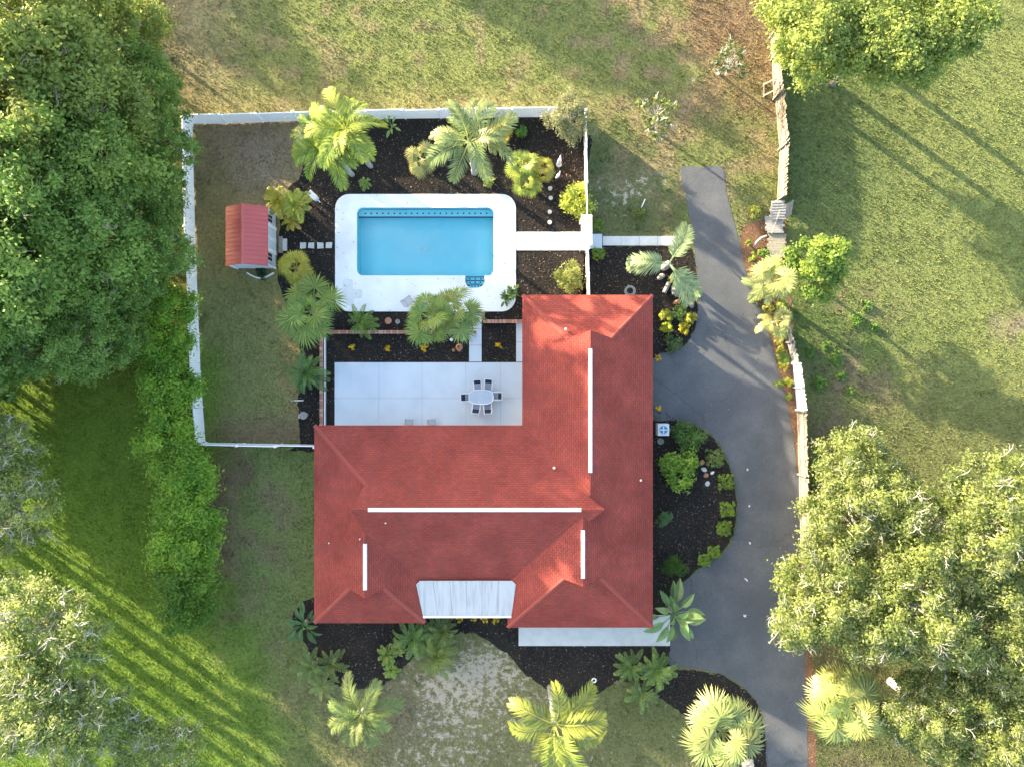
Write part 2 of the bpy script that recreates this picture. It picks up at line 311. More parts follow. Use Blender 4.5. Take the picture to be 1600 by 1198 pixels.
def ground_col(x, y):
    px, py = x * PPM + 800, 599 - y * PPM
    n1, n2, n3 = vnoise(x, y, 3.1, 1), vnoise(x, y, 1.1, 2), vnoise(x, y, 7.5, 3)
    w = (n1 - .5) * 60 + (n2 - .5) * 40; wx, wy = px + w, py + (n3 - .5) * 90
    c = np.empty((len(x), 3)); c[:] = (.145, .168, .052)
    sand = np.zeros(len(x))
    def mix(m, col):
        m = np.clip(m, 0, 1)[:, None]; c[:] = c * (1 - m) + np.array(col) * m
    def el(cx, cy, rx, ry, p=2.0): return np.exp(-(((wx - cx) / rx) ** 2 + ((wy - cy) / ry) ** 2) ** (p / 2))
    def half(v, s=12.0): return 1 / (1 + np.exp(-v / s))
    mix((n3 - .4) * 1.1, (.175, .185, .07)); mix((n1 - .55) * 1.2, (.09, .13, .035))
    # upper lawn: yellowish, tan towards the fence and the wood
    up = half(185 - py, 3) * half(1100 - px, 30); mix(up * .65, (.180, .200, .068))
    mix(up * el(290, 60, 90, 150) * .65, (.25, .20, .135)); mix(up * half(py - 150, 10) * .6, (.22, .185, .09)); mix(up * np.clip((n2 - .6) * 2.5, 0, .6), (.25, .20, .11))
    # fenced yard: worn brown olive, greener to the south
    yard = (px > 296) & (px < 560) & (py > 188) & (py < 695)
    mix(yard * .9, (.27, .21, .088)); mix(yard * el(400, 225, 110, 50) * .9, (.27, .185, .115)); mix(yard * el(420, 270, 50, 50) * .7, (.28, .225, .16))
    mix(yard * half(py - 430, 30) * half(455 - wx, 14) * .8, (.17, .19, .065)); mix(yard * half(py - 655, 8) * .8, (.19, .13, .085))
    # left lawn, deep green
    left = half(325 + np.clip(py - 900, 0, 300) * .45 - wx, 14 + np.clip(py - 900, 0, 300) * .12) * half(py - 540, 10)
    sw = half(px - 335, 4) * half(515 - wx, 20) * half(py - 692, 2); mix(sw * .85, (.155, .190, .062)); mix(sw * np.clip((n2 - .5) * 2.2 + (n1 - .5), 0, .75), (.19, .155, .085)); mix(sw * el(355, 800, 22, 150) * .9, (.17, .11, .08)); mix(sw * half(py - 1000, 40) * .5, (.17, .16, .07)); mix(left, (.118, .185, .026))
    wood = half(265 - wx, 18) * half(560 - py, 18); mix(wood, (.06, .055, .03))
    # front lawn with bare sand
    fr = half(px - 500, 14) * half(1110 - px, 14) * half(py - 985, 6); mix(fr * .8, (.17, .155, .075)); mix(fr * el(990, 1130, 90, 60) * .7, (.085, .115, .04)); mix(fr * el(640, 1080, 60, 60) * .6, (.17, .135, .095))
    sand += fr * (.27 + .36 * el(755, 1060, 110, 60) + .14 * el(700, 1150, 150, 70) - .14 * el(990, 1130, 110, 70) - .35 * el(560, 1150, 60, 90) - .2 * el(650, 1075, 40, 40))
    # right of the pool fence
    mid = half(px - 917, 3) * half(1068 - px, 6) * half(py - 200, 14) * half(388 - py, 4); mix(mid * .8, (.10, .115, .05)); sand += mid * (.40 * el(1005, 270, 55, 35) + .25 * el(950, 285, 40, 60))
    mix(half(px - 930, 20) * half(1215 - px, 4) * half(330 - py, 30) * np.clip(.1 + (n2 - .4) * 1.8, 0, .75), (.23, .18, .10))
    mix(el(1150, 40, 75, 110) * .7, (.19, .115, .07)); mix(half(wx - 1075, 20) * half(1212 - px, 3) * half(210 - wy, 40) * .5, (.19, .135, .075))
    sand += .5 * el(1050, 125, 16, 30)
    # right lawn
    rl = half(px - 1222, 3); mix(rl * .6, (.178, .205, .068)); mix(rl * half(1380 - wx, 20) * half(420 - wy, 30) * .6, (.085, .12, .045))  # the darker green band puts the fence's shadow into the lawn colour
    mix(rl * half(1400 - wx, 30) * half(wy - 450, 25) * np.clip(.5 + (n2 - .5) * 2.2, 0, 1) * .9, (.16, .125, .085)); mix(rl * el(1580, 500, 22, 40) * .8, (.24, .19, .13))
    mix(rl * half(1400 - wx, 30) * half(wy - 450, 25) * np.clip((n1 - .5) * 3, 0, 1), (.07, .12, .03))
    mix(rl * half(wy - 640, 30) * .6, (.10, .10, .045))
    return c, sand
fine_x = np.arange(-40, 40.01, .25); fine_y = np.arange(-32, 32.01, .25)
HX0, HY1 = P2(540, 316); HX1, HY0 = P2(790, 472)
far = np.array([-900, -400, -180, -90, -60, -48.])
gx = np.unique(np.r_[far, fine_x, -far, HX0, HX1]); gy = np.unique(np.r_[far, fine_y, -far, HY0, HY1])
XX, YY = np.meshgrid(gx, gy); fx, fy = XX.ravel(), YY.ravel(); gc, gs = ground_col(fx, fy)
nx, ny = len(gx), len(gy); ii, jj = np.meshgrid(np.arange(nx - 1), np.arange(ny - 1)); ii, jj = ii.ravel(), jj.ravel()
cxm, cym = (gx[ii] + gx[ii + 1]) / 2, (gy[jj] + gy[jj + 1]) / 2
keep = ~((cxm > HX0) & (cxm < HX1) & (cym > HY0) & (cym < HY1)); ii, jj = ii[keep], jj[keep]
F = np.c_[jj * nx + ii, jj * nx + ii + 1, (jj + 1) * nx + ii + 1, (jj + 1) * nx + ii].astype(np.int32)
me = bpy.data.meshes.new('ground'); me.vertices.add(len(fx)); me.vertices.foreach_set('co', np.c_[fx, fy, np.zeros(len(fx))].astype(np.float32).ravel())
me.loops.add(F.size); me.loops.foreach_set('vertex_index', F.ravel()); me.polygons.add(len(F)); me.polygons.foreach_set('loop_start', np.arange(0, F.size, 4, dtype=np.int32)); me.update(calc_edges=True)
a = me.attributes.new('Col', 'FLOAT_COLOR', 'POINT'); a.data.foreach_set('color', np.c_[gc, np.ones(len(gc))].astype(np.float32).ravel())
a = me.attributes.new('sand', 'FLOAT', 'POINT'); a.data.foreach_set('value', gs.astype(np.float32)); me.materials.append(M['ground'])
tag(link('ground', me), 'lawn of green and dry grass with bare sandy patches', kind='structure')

def sheet(name, label, poly, z, mat, sm=True, jag=0.0, seed=0, holes=()):
    p = smooth(poly, 6) if sm else poly; p = PX(p)
    if jag:
        q = []; rr = random.Random(seed)
        for i in range(len(p)):
            a, b = p[i], p[(i + 1) % len(p)]; n = max(1, int(math.dist(a, b) / .25))
            q += [(a[0] + (b[0] - a[0]) * k / n + rr.gauss(0, jag), a[1] + (b[1] - a[1]) * k / n + rr.gauss(0, jag)) for k in range(n)]
        p = q
    o = MB().prism(p, z - .05 if z > .05 else .001, z, holes).build(name, mat); return tag(o, label, kind='structure')
poolhole = rrect(HX0, HY0, HX1, HY1, .05, 1)
sheet('mulch_bed', 'dark mulch bed around the swimming pool inside the white fence', BED_POOL, .012, M['soil'], jag=.05, seed=1, holes=[poolhole])
sheet('mulch_bed', 'dark mulch bed with leaning palm beside the north wing', BED_SIDE, .012, M['soil'], jag=.05, seed=2)
sheet('mulch_bed', 'half-round dark mulch bed enclosed by the driveway', BED_LOOP, .014, M['soil'], jag=.04, seed=3)
sheet('mulch_bed', 'winding dark mulch bed along the front of the house', BED_FRONT, .012, M['soil'], jag=.06, seed=4)
sheet('mulch_bed', 'narrow reddish leaf-litter bed between driveway and right fence', BED_FENCE, .012, M['litter'], jag=.07, seed=5)
sheet('driveway', 'dark grey asphalt driveway curving past the house', DRIVE, .022, M['asphalt'], jag=.015, seed=6)
# pool deck with the pool opening
POOL = rrect(*P2(558, 431), *P2(771, 325), .42)
sx0, sx1, sy = P2(727, 431)[0], P2(757, 431)[0], P2(742, 431)[1]
alc = [(sx0, sy), (sx0, sy - .45), (sx0 + .12, sy - .70), (sx0 + .4, sy - .88), (sx1 - .4, sy - .88), (sx1 - .12, sy - .70), (sx1, sy - .45), (sx1, sy)]
k = [i for i, p in enumerate(POOL) if abs(p[1] - sy) < 1e-3]          # the south edge, left to right
outline = []
for i, p in enumerate(POOL):
    outline.append(p)
    if abs(p[1] - sy) < 1e-3 and abs(POOL[(i + 1) % len(POOL)][1] - sy) < 1e-3: outline += alc
deck_out = rrect(*P2(524, 487), *P2(806, 304), 1.0)
dk = tag(MB().prism(deck_out, .0015, .07, [outline]).build('pool_deck', M['deck']), 'white painted concrete deck with rounded corners around the pool', kind='structure')

st = []
for q, (px_, py_) in enumerate(((537, 438), (551, 438), (553, 452), (565, 453), (565, 466), (554, 467), (552, 477), (541, 477), (538, 468), (531, 468), (531, 453), (536, 452))): st.append((px_, py_))
MB().prism(PX(smooth(st, 5)), .0702, .0718).build('stain', mk('deck_stain', (.60, .61, .62), (.70, .71, .72), 2.5, .7), dk)
# patio slabs and paths
pt = MB().prism(PX([(523.3, 566.3), (819, 566.3), (819, 679), (523.3, 679)]), .001, .035).build('patio', M['stone']); tag(pt, 'pale blue-grey concrete patio behind the house', kind='structure')
xs = [523, 592, 659.5, 728, 782, 820]; ys = [566, 622, 680]
for i in range(5):
    for j in range(2):
        g = .16
        x0, y0 = P2(xs[i] + g, ys[j + 1] - g); x1, y1 = P2(xs[i + 1] - g, ys[j] + g)
        MB().prism([(x0, y0), (x1, y0), (x1, y1), (x0, y1)], .036, .055).build('slab', M['patio'], pt)
def slabs(name, label, px0, py0, px1, py1, n, mat, vert=False, z=.05):
    root = MB().prism(PX([(px0 + .4, py1 - .4), (px1 - .4, py1 - .4), (px1 - .4, py0 + .4), (px0 + .4, py0 + .4)]), .0012, z - .02).build(name, M['stone']); tag(root, label, kind='structure')
    for i in range(n):
        a, b = i / n, (i + 1) / n; g = .3
        q = (px0, py0 + (py1 - py0) * a + g, px1, py0 + (py1 - py0) * b - g) if vert else (px0 + (px1 - px0) * a + g, py0, px0 + (px1 - px0) * b - g, py1)
        x0, y0 = P2(q[0], q[3]); x1, y1 = P2(q[2], q[1])
        MB().prism([(x0, y0), (x1, y0), (x1, y1), (x0, y1)], z - .019, z + R.uniform(-.003, .003)).build('slab', mat, root)
slabs('garden_path', 'white path from the pool deck to the side gate', 807, 363, 920, 391.5, 3, M['deck'], z=.06)
slabs('garden_path', 'short pale slab just outside the side gate', 920.6, 366, 941, 389, 1, M['patio'], z=.05)
slabs('garden_path', 'narrow concrete walkway of slabs from gate towards driveway', 941.6, 369.5, 1056, 384, 4, M['walk'], z=.045)
slabs('garden_path', 'narrow bluish path linking pool deck and patio', 733, 487.6, 752.5, 565.4, 3, M['patio'], True, .05)
slabs('garden_path', 'thin concrete strip along the north wing wall', 806.5, 504, 830, 565.4, 2, M['patio'], True, .05)
slabs('front_walk', 'long pale concrete walk along the front of the east wing', 810, 960, 1047, 1008, 1, M['walk'], z=.06)

# ------------------------------------------------------------------ swimming pool
pool = thing('swimming_pool', 'rectangular bright blue swimming pool set in a white deck', 'pool', (*P2(664, 378), 0))
pl = Vector((*P2(664, 378), 0))
def loc(pts): return [(x - pl.x, y - pl.y) for x, y in pts]
m = MB(); o2 = loc(outline); n = len(o2); D = -1.25
rec = loc(rrect(*P2(558, 431), *P2(771, 325), .42))
m.add([(x, y, .068) for x, y in o2] + [(x, y, D) for x, y in o2], [(i, (i + 1) % n, n + (i + 1) % n, n + i) for i in range(n)])
m.prism(o2, D - .1, D)
shell = m.build('shell', M['poolblue'], pool)
bx0, by0 = loc([P2(558, 338)])[0]; bx1, by1 = loc([P2(771, 325)])[0]
MB().box(((bx0 + bx1) / 2, (by0 + by1) / 2 - .005, (D - .45) / 2), (bx1 - bx0 - .02, by1 - by0 - .05, abs(D + .45))).build('bench', M['poolblue'], pool)
MB().box(((bx0 + bx1) / 2, by0 + .02, -.445), (bx1 - bx0 - .06, .10, .02)).build('tile_edge', M['pooltile'], pool)
dot = MB().box((0, 0, 0), (.10, .10, .012)).mesh('tile_dot', M['pooltile'])
for i in range(22): link('tile', dot, pool, (bx0 + .5 + i * (bx1 - bx0 - 1) / 21, (by0 + by1) / 2, -.443))
ax, ay = (sx0 + sx1) / 2 - pl.x, sy - pl.y
for i, (yy, d, z) in enumerate(((.86, .30, -.25), (.58, .30, -.45), (.28, .30, -.65))):
    w = (sx1 - sx0) - (.62 if i == 0 else .12 if i == 1 else .03)
    st = MB().box((ax, ay - yy + .14 + (.02 if i == 0 else 0), (z + D) / 2), (w, d - .02, z - D)).build('step', M['poolblue'], pool)
    MB().box((ax, ay - yy + .28, z + .004), (w - .02, .07, .02)).build('step_edge', M['pooltile'], st)
    for q in (-.3, 0, .3): link('tile', dot, st, (ax + q * w, ay - yy + .15, z + .004))
wm = MB(); tr = tessellate_polygon([[Vector((x, y, 0)) for x, y in o2]]); wm.add([(x, y, -.10) for x, y in o2], tr)
wm.build('water', M['water'], pool)
for px_, py_ in ((656, 384), (664, 386)): MB().lathe([(.12, 0), (.12, .03), (.04, .04)]).build('drain', M['white'], pool, loc=(P2(px_, py_)[0] - pl.x, P2(px_, py_)[1] - pl.y, D))

# ------------------------------------------------------------------ house
E, S = 2.7, .40
xW, yN, xNW, yNN, xE, xE2 = -13.29, -2.795, .688, 5.934, 9.46, 9.718
xSWe, ySW, xSEw, ySE, yR = -5.85, -16.08, -.30, -16.38, -8.10
pW, pE = (S, 0, E - S * xW), (-S, 0, E + S * xE)
pN, pS = (0, -S, E + S * yN), (0, S, E - S * (2 * yR - yN))
pNW, pNN = (S, 0, E - S * xNW), (0, -S, E + S * yNN)
pCe, pCs = (-S, 0, E + S * xSWe), (0, S, E - S * ySW)
pDw, pDs = (S, 0, E - S * xSEw), (0, S, E - S * ySE)
def zpl(p, x, y): return p[0] * x + p[1] * y + p[2]
def hp_line(p, q, inside):
    a, b = -(q[1] - p[1]), q[0] - p[0]; c = -(a * p[0] + b * p[1])
    return (a, b, c) if a * inside[0] + b * inside[1] + c > 0 else (-a, -b, -c)
def vee(l, apex, r, inside): return [hp_line(l, apex, inside), hp_line(apex, r, inside)]
zA = E + S * (yN - yR); xB = (xNW + xE) / 2; zB = E + S * (xE - xB); xC = (xW + xSWe) / 2; zC = E + S * (xSWe - xC); xD = (xSEw + xE) / 2; zD = E + S * (xE - xD)
def gab(xe, dx, out):     # main ridge gablet: hip line position xe, apex at xe+out*dx
    half = None
    return half
def main_g(xe, xa, plane, ins):
    h = (zA - zpl(plane, xe, 0)) / S; return vee((xe, yR - h), (xa, yR), (xe, yR + h), ins), [(xe, yR - h), (xa, yR), (xe, yR + h)]
gW, gWp = main_g(P2(570, 0, 4.2)[0], P2(548, 0, zA)[0], pW, (0, yR)); gE, gEp = main_g(P2(920, 0, 4.5)[0], P2(945, 0, zA)[0], pE, (0, yR))
def ns_g(xr, zr, ye, ya, plane, ins):
    h = (zr - zpl(plane, 0, ye)) / S; return vee((xr - h, ye), (xr, ya), (xr + h, ye), ins), [(xr - h, ye), (xr, ya), (xr + h, ye)]
gB, gBp = ns_g(xB, zB, P2(0, 528, 3.9)[1], P2(0, 516, zB)[1], pNN, (xB, yR)); gC, gCp = ns_g(xC, zC, P2(0, 920, 3.75)[1], P2(0, 934, zC)[1], pCs, (xC, yR)); gD, gDp = ns_g(xD, zD, P2(0, 904, 4.15)[1], P2(0, 916, zD)[1], pDs, (xD, yR))
ylo, yhi = (0, 1, -yR + .0), (0, -1, yR)
blocks = [([pN, pS, pW, pE], [], E), ([pNW, pE, pNN], [ylo], E), ([pW, pCe, pCs], [yhi], E), ([pDw, pE, pDs], [yhi], E),
          ([pN, pS], gW + gE, E), ([pNW, pE], gB + [ylo], E), ([pW, pCe], gC + [yhi], E), ([pDw, pE], gD + [yhi], E),
          ([pE], [(1, 0, -xE), (-1, 0, xE2), (0, 1, 4.04), (0, -1, yNN)], 2.4)]
def clip(poly, h):
    out = []; n = len(poly)
    for i in range(n):
        p, q = poly[i], poly[(i + 1) % n]; dp = h[0] * p[0] + h[1] * p[1] + h[2]; dq = h[0] * q[0] + h[1] * q[1] + h[2]
        if dp >= 0: out.append(p)
        if dp * dq < 0: t = dp / (dp - dq); out.append((p[0] + t * (q[0] - p[0]), p[1] + t * (q[1] - p[1])))
    return out
def area(p): return abs(sum(p[i][0] * p[(i + 1) % len(p)][1] - p[(i + 1) % len(p)][0] * p[i][1] for i in range(len(p)))) / 2 if len(p) > 2 else 0
house = thing('house', 'single-storey L-shaped house under a red shingled hip roof', 'house', (0, 0, 0))
rv, rf, ruv = [], [], []
for i, (pls, dom, e) in enumerate(blocks):
    for k, p in enumerate(pls):
        poly = [(-40, -40), (40, -40), (40, 40), (-40, 40)]
        for h in dom: poly = clip(poly, h)
        for m_, q in enumerate(pls):
            if m_ != k: poly = clip(poly, tuple(q[t] - p[t] for t in range(3)))
        poly = clip(poly, (p[0], p[1], p[2] - e))
        if area(poly) < 1e-4: continue
        pieces = [poly]
        for j, (pj, dj, ej) in enumerate(blocks):
            if j == i: continue
            hs, bad = list(dj), False
            for q in pj:
                d = tuple(q[t] - p[t] for t in range(3))
                if abs(d[0]) + abs(d[1]) < 1e-6:
                    if d[2] > 1e-6 or (abs(d[2]) <= 1e-6 and j < i): continue
                    bad = True; break
                hs.append(d)
            if bad: continue
            nxt = []
            for rem in pieces:
                for h in hs:
                    o = clip(rem, tuple(-t for t in h))
                    if area(o) > 1e-4: nxt.append(o)
                    rem = clip(rem, h)
                    if area(rem) < 1e-4: break
            pieces = nxt
        sl = math.hypot(p[0], p[1]); d = (p[0] / sl, p[1] / sl); f = math.sqrt(1 + sl * sl)
        for q in pieces:
            if sum(q[t][0] * q[(t + 1) % len(q)][1] - q[(t + 1) % len(q)][0] * q[t][1] for t in range(len(q))) < 0: q = q[::-1]
            b = len(rv); rv += [(x, y, zpl(p, x, y)) for x, y in q]; rf.append(tuple(range(b, b + len(q)))); ruv += [(-d[1] * x + d[0] * y, (d[0] * x + d[1] * y) * f) for x, y in q]
rme = bpy.data.meshes.new('roof'); rme.from_pydata(rv, [], rf); rme.materials.append(M['roof']); uv = rme.uv_layers.new(name='UVMap')
uv.data.foreach_set('uv', np.array([ruv[l.vertex_index] for l in rme.loops], np.float32).ravel())
roof = link('roof', rme, house)
# walls under the gablet rakes, hip caps, ridge vents, pipes
def gwall(tri, plane, zr, pa, pb):
    w = MB()
    for a, b, pl_ in ((tri[0], tri[1], pa), (tri[1], tri[2], pb)):
        w.add([(a[0], a[1], zpl(plane, *a) - .03), (b[0], b[1], zpl(plane, *b) - .03), (b[0], b[1], zpl(pl_, *b) - .004), (a[0], a[1], zpl(pl_, *a) - .004)], [(0, 1, 2, 3)])
    w.build('gablet_wall', M['redmetal'], roof)
gwall(gWp, pW, zA, pS, pN); gwall(gEp, pE, zA, pS, pN); gwall(gBp, pNN, zB, pNW, pE); gwall(gCp, pCs, zC, pW, pCe); gwall(gDp, pDs, zD, pDw, pE)
capm = mk('hip_cap_shingle', (.30, .063, .047), (.24, .056, .044), 8, .85, .3)
def cap(p, q, w=.13):
    p, q = Vector(p), Vector(q); d = (q - p); d.z = 0; d.normalize(); a = Vector((-d.y, d.x, 0)) * w
    dz = Vector((0, 0, .014)); dn = Vector((0, 0, -w * S * .72 + .014)); nn = max(1, int((q - p).length / .3))
    m = MB()
    for i in range(nn):
        s, t = p.lerp(q, i / nn), p.lerp(q, (i + 1.08) / nn); u = Vector((0, 0, .006))
        m.add([s + a + dn, s + dz, s - a + dn, t + a + dn + u, t + dz + u, t - a + dn + u], [(0, 1, 4, 3), (1, 2, 5, 4)])
    m.build('hip_cap', capm, roof)
cap((xW, yN, E), (gWp[2][0], gWp[2][1], zpl(pW, *gWp[2])))
cap((xNW, yNN, E), (gBp[0][0], gBp[0][1], zpl(pNN, *gBp[0]))); cap((xE, yNN, E), (gBp[2][0], gBp[2][1], zpl(pNN, *gBp[2])))
cap((xW, ySW, E), (gCp[0][0], gCp[0][1], zpl(pCs, *gCp[0]))); cap((xSWe, ySW, E), (gCp[2][0], gCp[2][1], zpl(pCs, *gCp[2])))
cap((xSEw, ySE, E), (gDp[0][0], gDp[0][1], zpl(pDs, *gDp[0]))); cap((xE, ySE, E), (gDp[2][0], gDp[2][1], zpl(pDs, *gDp[2])))
def rvent(p, q):
    d = Vector(q) - Vector(p); d.normalize(); a = Vector((-d.y, d.x, 0)); m = MB(); sec = [(-.13, -.04), (-.125, .0), (-.08, .06), (.08, .06), (.125, 0), (.13, -.04)]
    m.add([Vector(o) + a * s + Vector((0, 0, z)) for o in (p, q) for s, z in sec], [(i, i + 1, i + 7, i + 6) for i in range(5)] + [tuple(range(6)), tuple(range(11, 5, -1))])
    m.build('ridge_vent', M['white'], roof)
rvent((P2(575, 0, zA)[0], yR, zA), (P2(908, 0, zA)[0], yR, zA)); rvent((xB, P2(0, 545, zB)[1], zB), (xB, P2(0, 738, zB)[1], zB))
rvent((xC, P2(0, 849, zC)[1], zC), (xC, P2(0, 921, zC)[1], zC)); rvent((xD, P2(0, 828, zD)[1], zD), (xD, P2(0, 903, zD)[1], zD))
for px_, py_, z in ((610, 709, 3.2), (603, 816, 4.4), (515, 847, 3.0), (563, 841, 4.0), (884, 514, 4.0), (866, 731, 4.0), (1001, 750, 3.05)):
    x, y, _ = P(px_, py_, z); MB().lathe([(.09, -.2), (.08, .02), (.045, .04), (.045, .22), (.032, .22), (.032, .15)], n=10).build('vent_pipe', M['white'], roof, loc=(x, y, z))
# porch roof of white panels
ptop = [P2(651, 907, 2.98), P2(805, 907, 2.98)]; pbot = [P2(661, 963, 2.80), P2(799, 963, 2.80)]
porch = MB().prism([(pbot[0][0] + .03, pbot[0][1] + .03), (pbot[1][0] - .03, pbot[1][1] + .03), (ptop[1][0] - .03, ptop[1][1] - .25), (ptop[0][0] + .03, ptop[0][1] - .25)], 2.66, 2.74).build('porch_roof', M['white'], house)
def qlerp(u, v):
    a = [ptop[0][t] + (ptop[1][t] - ptop[0][t]) * u for t in (0, 1)]; b = [pbot[0][t] + (pbot[1][t] - pbot[0][t]) * u for t in (0, 1)]
    return (a[0] + (b[0] - a[0]) * v, a[1] + (b[1] - a[1]) * v, 2.98 - .18 * v)
npan = 6
for i in range(npan):
    u0, u1 = i / npan + .0012, (i + 1) / npan - .0012; cs = []
    cut = .1
    if i == 0: cs = [qlerp(u0 + .03, 0), qlerp(u1, 0), qlerp(u1, 1), qlerp(u0, 1), qlerp(u0 - .012, cut)]
    elif i == npan - 1: cs = [qlerp(u0, 0), qlerp(u1 - .03, 0), qlerp(u1 + .012, cut), qlerp(u1, 1), qlerp(u0, 1)]
    else: cs = [qlerp(u0, 0), qlerp(u1, 0), qlerp(u1, 1), qlerp(u0, 1)]
    n = len(cs); MB().add(cs + [(x, y, z - .09) for x, y, z in cs], [tuple(range(n))[::-1], tuple(range(n, 2 * n))] + [(k, (k + 1) % n, n + (k + 1) % n, n + k) for k in range(n)]).build('panel', M['porch'], porch)
MB().beam((*pbot[0], 2.80), (*pbot[1], 2.80), .12, .13).build('gutter', M['white'], porch)
out_h = [(xW, ySW), (xSWe, ySW), (xSWe, -13.3), (xSEw, -13.3), (xSEw, ySE), (xE, ySE), (xE, yNN), (xNW, yNN), (xNW, yN), (xW, yN)]
def inset(poly, d):
    n = len(poly); out = []
    for i in range(n):
        p0, p1, p2 = Vector(poly[i - 1]), Vector(poly[i]), Vector(poly[(i + 1) % n]); a = (p1 - p0).normalized(); b = (p2 - p1).normalized()
        out.append((p1.x + d * (-a.y - b.y), p1.y + d * (a.x + b.x)))
    return out
MB().prism(inset(out_h, .012), 2.5, 2.685).build('fascia', M['white'], house)
MB().prism(inset(out_h, .55), 0, 2.51).build('wall', M['stucco'], house)
for px_, nn in ((-11, 1), (-7.5, 1), (-3.2, 2)):       # patio doors and windows on the rear wall
    w = MB().box((px_, yN - .55, 1.15 if nn == 2 else 1.5), (1.8, .06, 2.1 if nn == 2 else 1.2)).build('door' if nn == 2 else 'window', M['white'], house)
    for s in (-1, 1): MB().box((px_ + s * .43, yN - .52, 1.15 if nn == 2 else 1.5), (.78, .03, 1.95 if nn == 2 else 1.05)).build('pane', M['glass'], w)
for px_ in (1.6, 4.6, 7.4):
    w = MB().box((px_, ySE + .55, 1.5), (1.5, .06, 1.2)).build('window', M['white'], house); MB().box((px_, ySE + .515, 1.5), (1.36, .03, 1.06)).build('pane', M['glass'], w)

# ------------------------------------------------------------------ fences
gv = MB()
for i in range(14): gv.box(((i + .5) / 14, 0, .83), (1 / 14 - .004, .035, 1.40))
board_mesh = gv.mesh('fence_panel', M['vinyl']); rail_mesh = MB().box((.5, 0, 0), (1, .055, .15)).mesh('rail', M['vinyl'])
post_mesh = MB().box((0, 0, .82), (.13, .13, 1.64)).add(*[[(-.085, -.085, 1.64), (.085, -.085, 1.64), (.085, .085, 1.64), (-.085, .085, 1.64), (0, 0, 1.72)], [(0, 1, 4), (1, 2, 4), (2, 3, 4), (3, 0, 4), (3, 2, 1, 0)]]).mesh('post', M['vinyl'])
def vinyl(label, pts, step=2.42):
    pts = [Vector(P2(*p)) for p in pts]; t = thing('vinyl_fence', label, 'fence', (*pts[0], 0)); prev = None
    L = [0]
    for i in range(len(pts) - 1): L.append(L[-1] + (pts[i + 1] - pts[i]).length)
    n = max(1, round(L[-1] / step)); q = []
    for i in range(n + 1):
        d = L[-1] * i / n; k = min(max(j for j in range(len(L)) if L[j] <= d + 1e-6), len(pts) - 2); q.append(pts[k].lerp(pts[k + 1], (d - L[k]) / (L[k + 1] - L[k])))
    o = pts[0]
    for i, p in enumerate(q):
        link('post', post_mesh, t, (p.x - o.x, p.y - o.y, 0), (R.gauss(0, .012), R.gauss(0, .012), 0))
        if i < n:
            d = q[i + 1] - p; az = math.atan2(d.y, d.x); ln = d.length - .13; s = p + d.normalized() * .065; tl = R.gauss(0, .02)
            pn = link('panel', board_mesh, t, (s.x - o.x, s.y - o.y, 0), (tl, 0, az), (ln, 1, 1))
            link('rail', rail_mesh, pn, (0, 0, 1.55)); link('rail', rail_mesh, pn, (0, 0, .12))
    return t
vinyl('long white vinyl fence between upper lawn and pool yard', [(301, 194), (340, 194), (388, 192), (441, 190), (496, 188), (610, 186), (755, 184), (852, 183), (912, 186)])
vinyl('white vinyl fence on the left, beside wood and hedge', [(301, 197), (303, 300), (306, 400), (310, 500), (314, 600), (321, 690)])
vinyl('thin white vinyl fence from hedge to house corner', [(324, 691.5), (400, 693), (500, 695)])
vinyl('white vinyl fence with upright run north of the side gate', [(912, 190), (913.5, 270), (915, 347)], 2.3)
vinyl('white vinyl fence between side gate and north wing', [(915.5, 395), (917, 470)], 1.7)
# side gate with a boxed arbour
gx0, gy0, _ = P(915, 371)
g = thing('garden_gate', 'white vinyl side gate with slatted arbour over the path', 'gate', (gx0, gy0, 0))
for sx in (-.42, .06):
    for sy_ in (-.95, .95): MB().box((sx, sy_, 1.1), (.11, .11, 2.2)).build('post', M['vinyl'], g)
for sx in (-.42, .06): MB().box((sx, 0, 2.27), (.09, 2.1, .14)).build('beam', M['vinyl'], g)
for i in range(12): MB().box((-.18, -.94 + i * .171, 2.37), (.74, .15, .05)).build('slat', M['vinyl'], g)
gt = MB().box((.06, 0, .85), (.05, 1.72, 1.45)).build('gate_leaf', M['vinyl'], g); MB().box((-.0, .7, 1.0), (.05, .12, .05)).build('latch', M['metal'], gt)
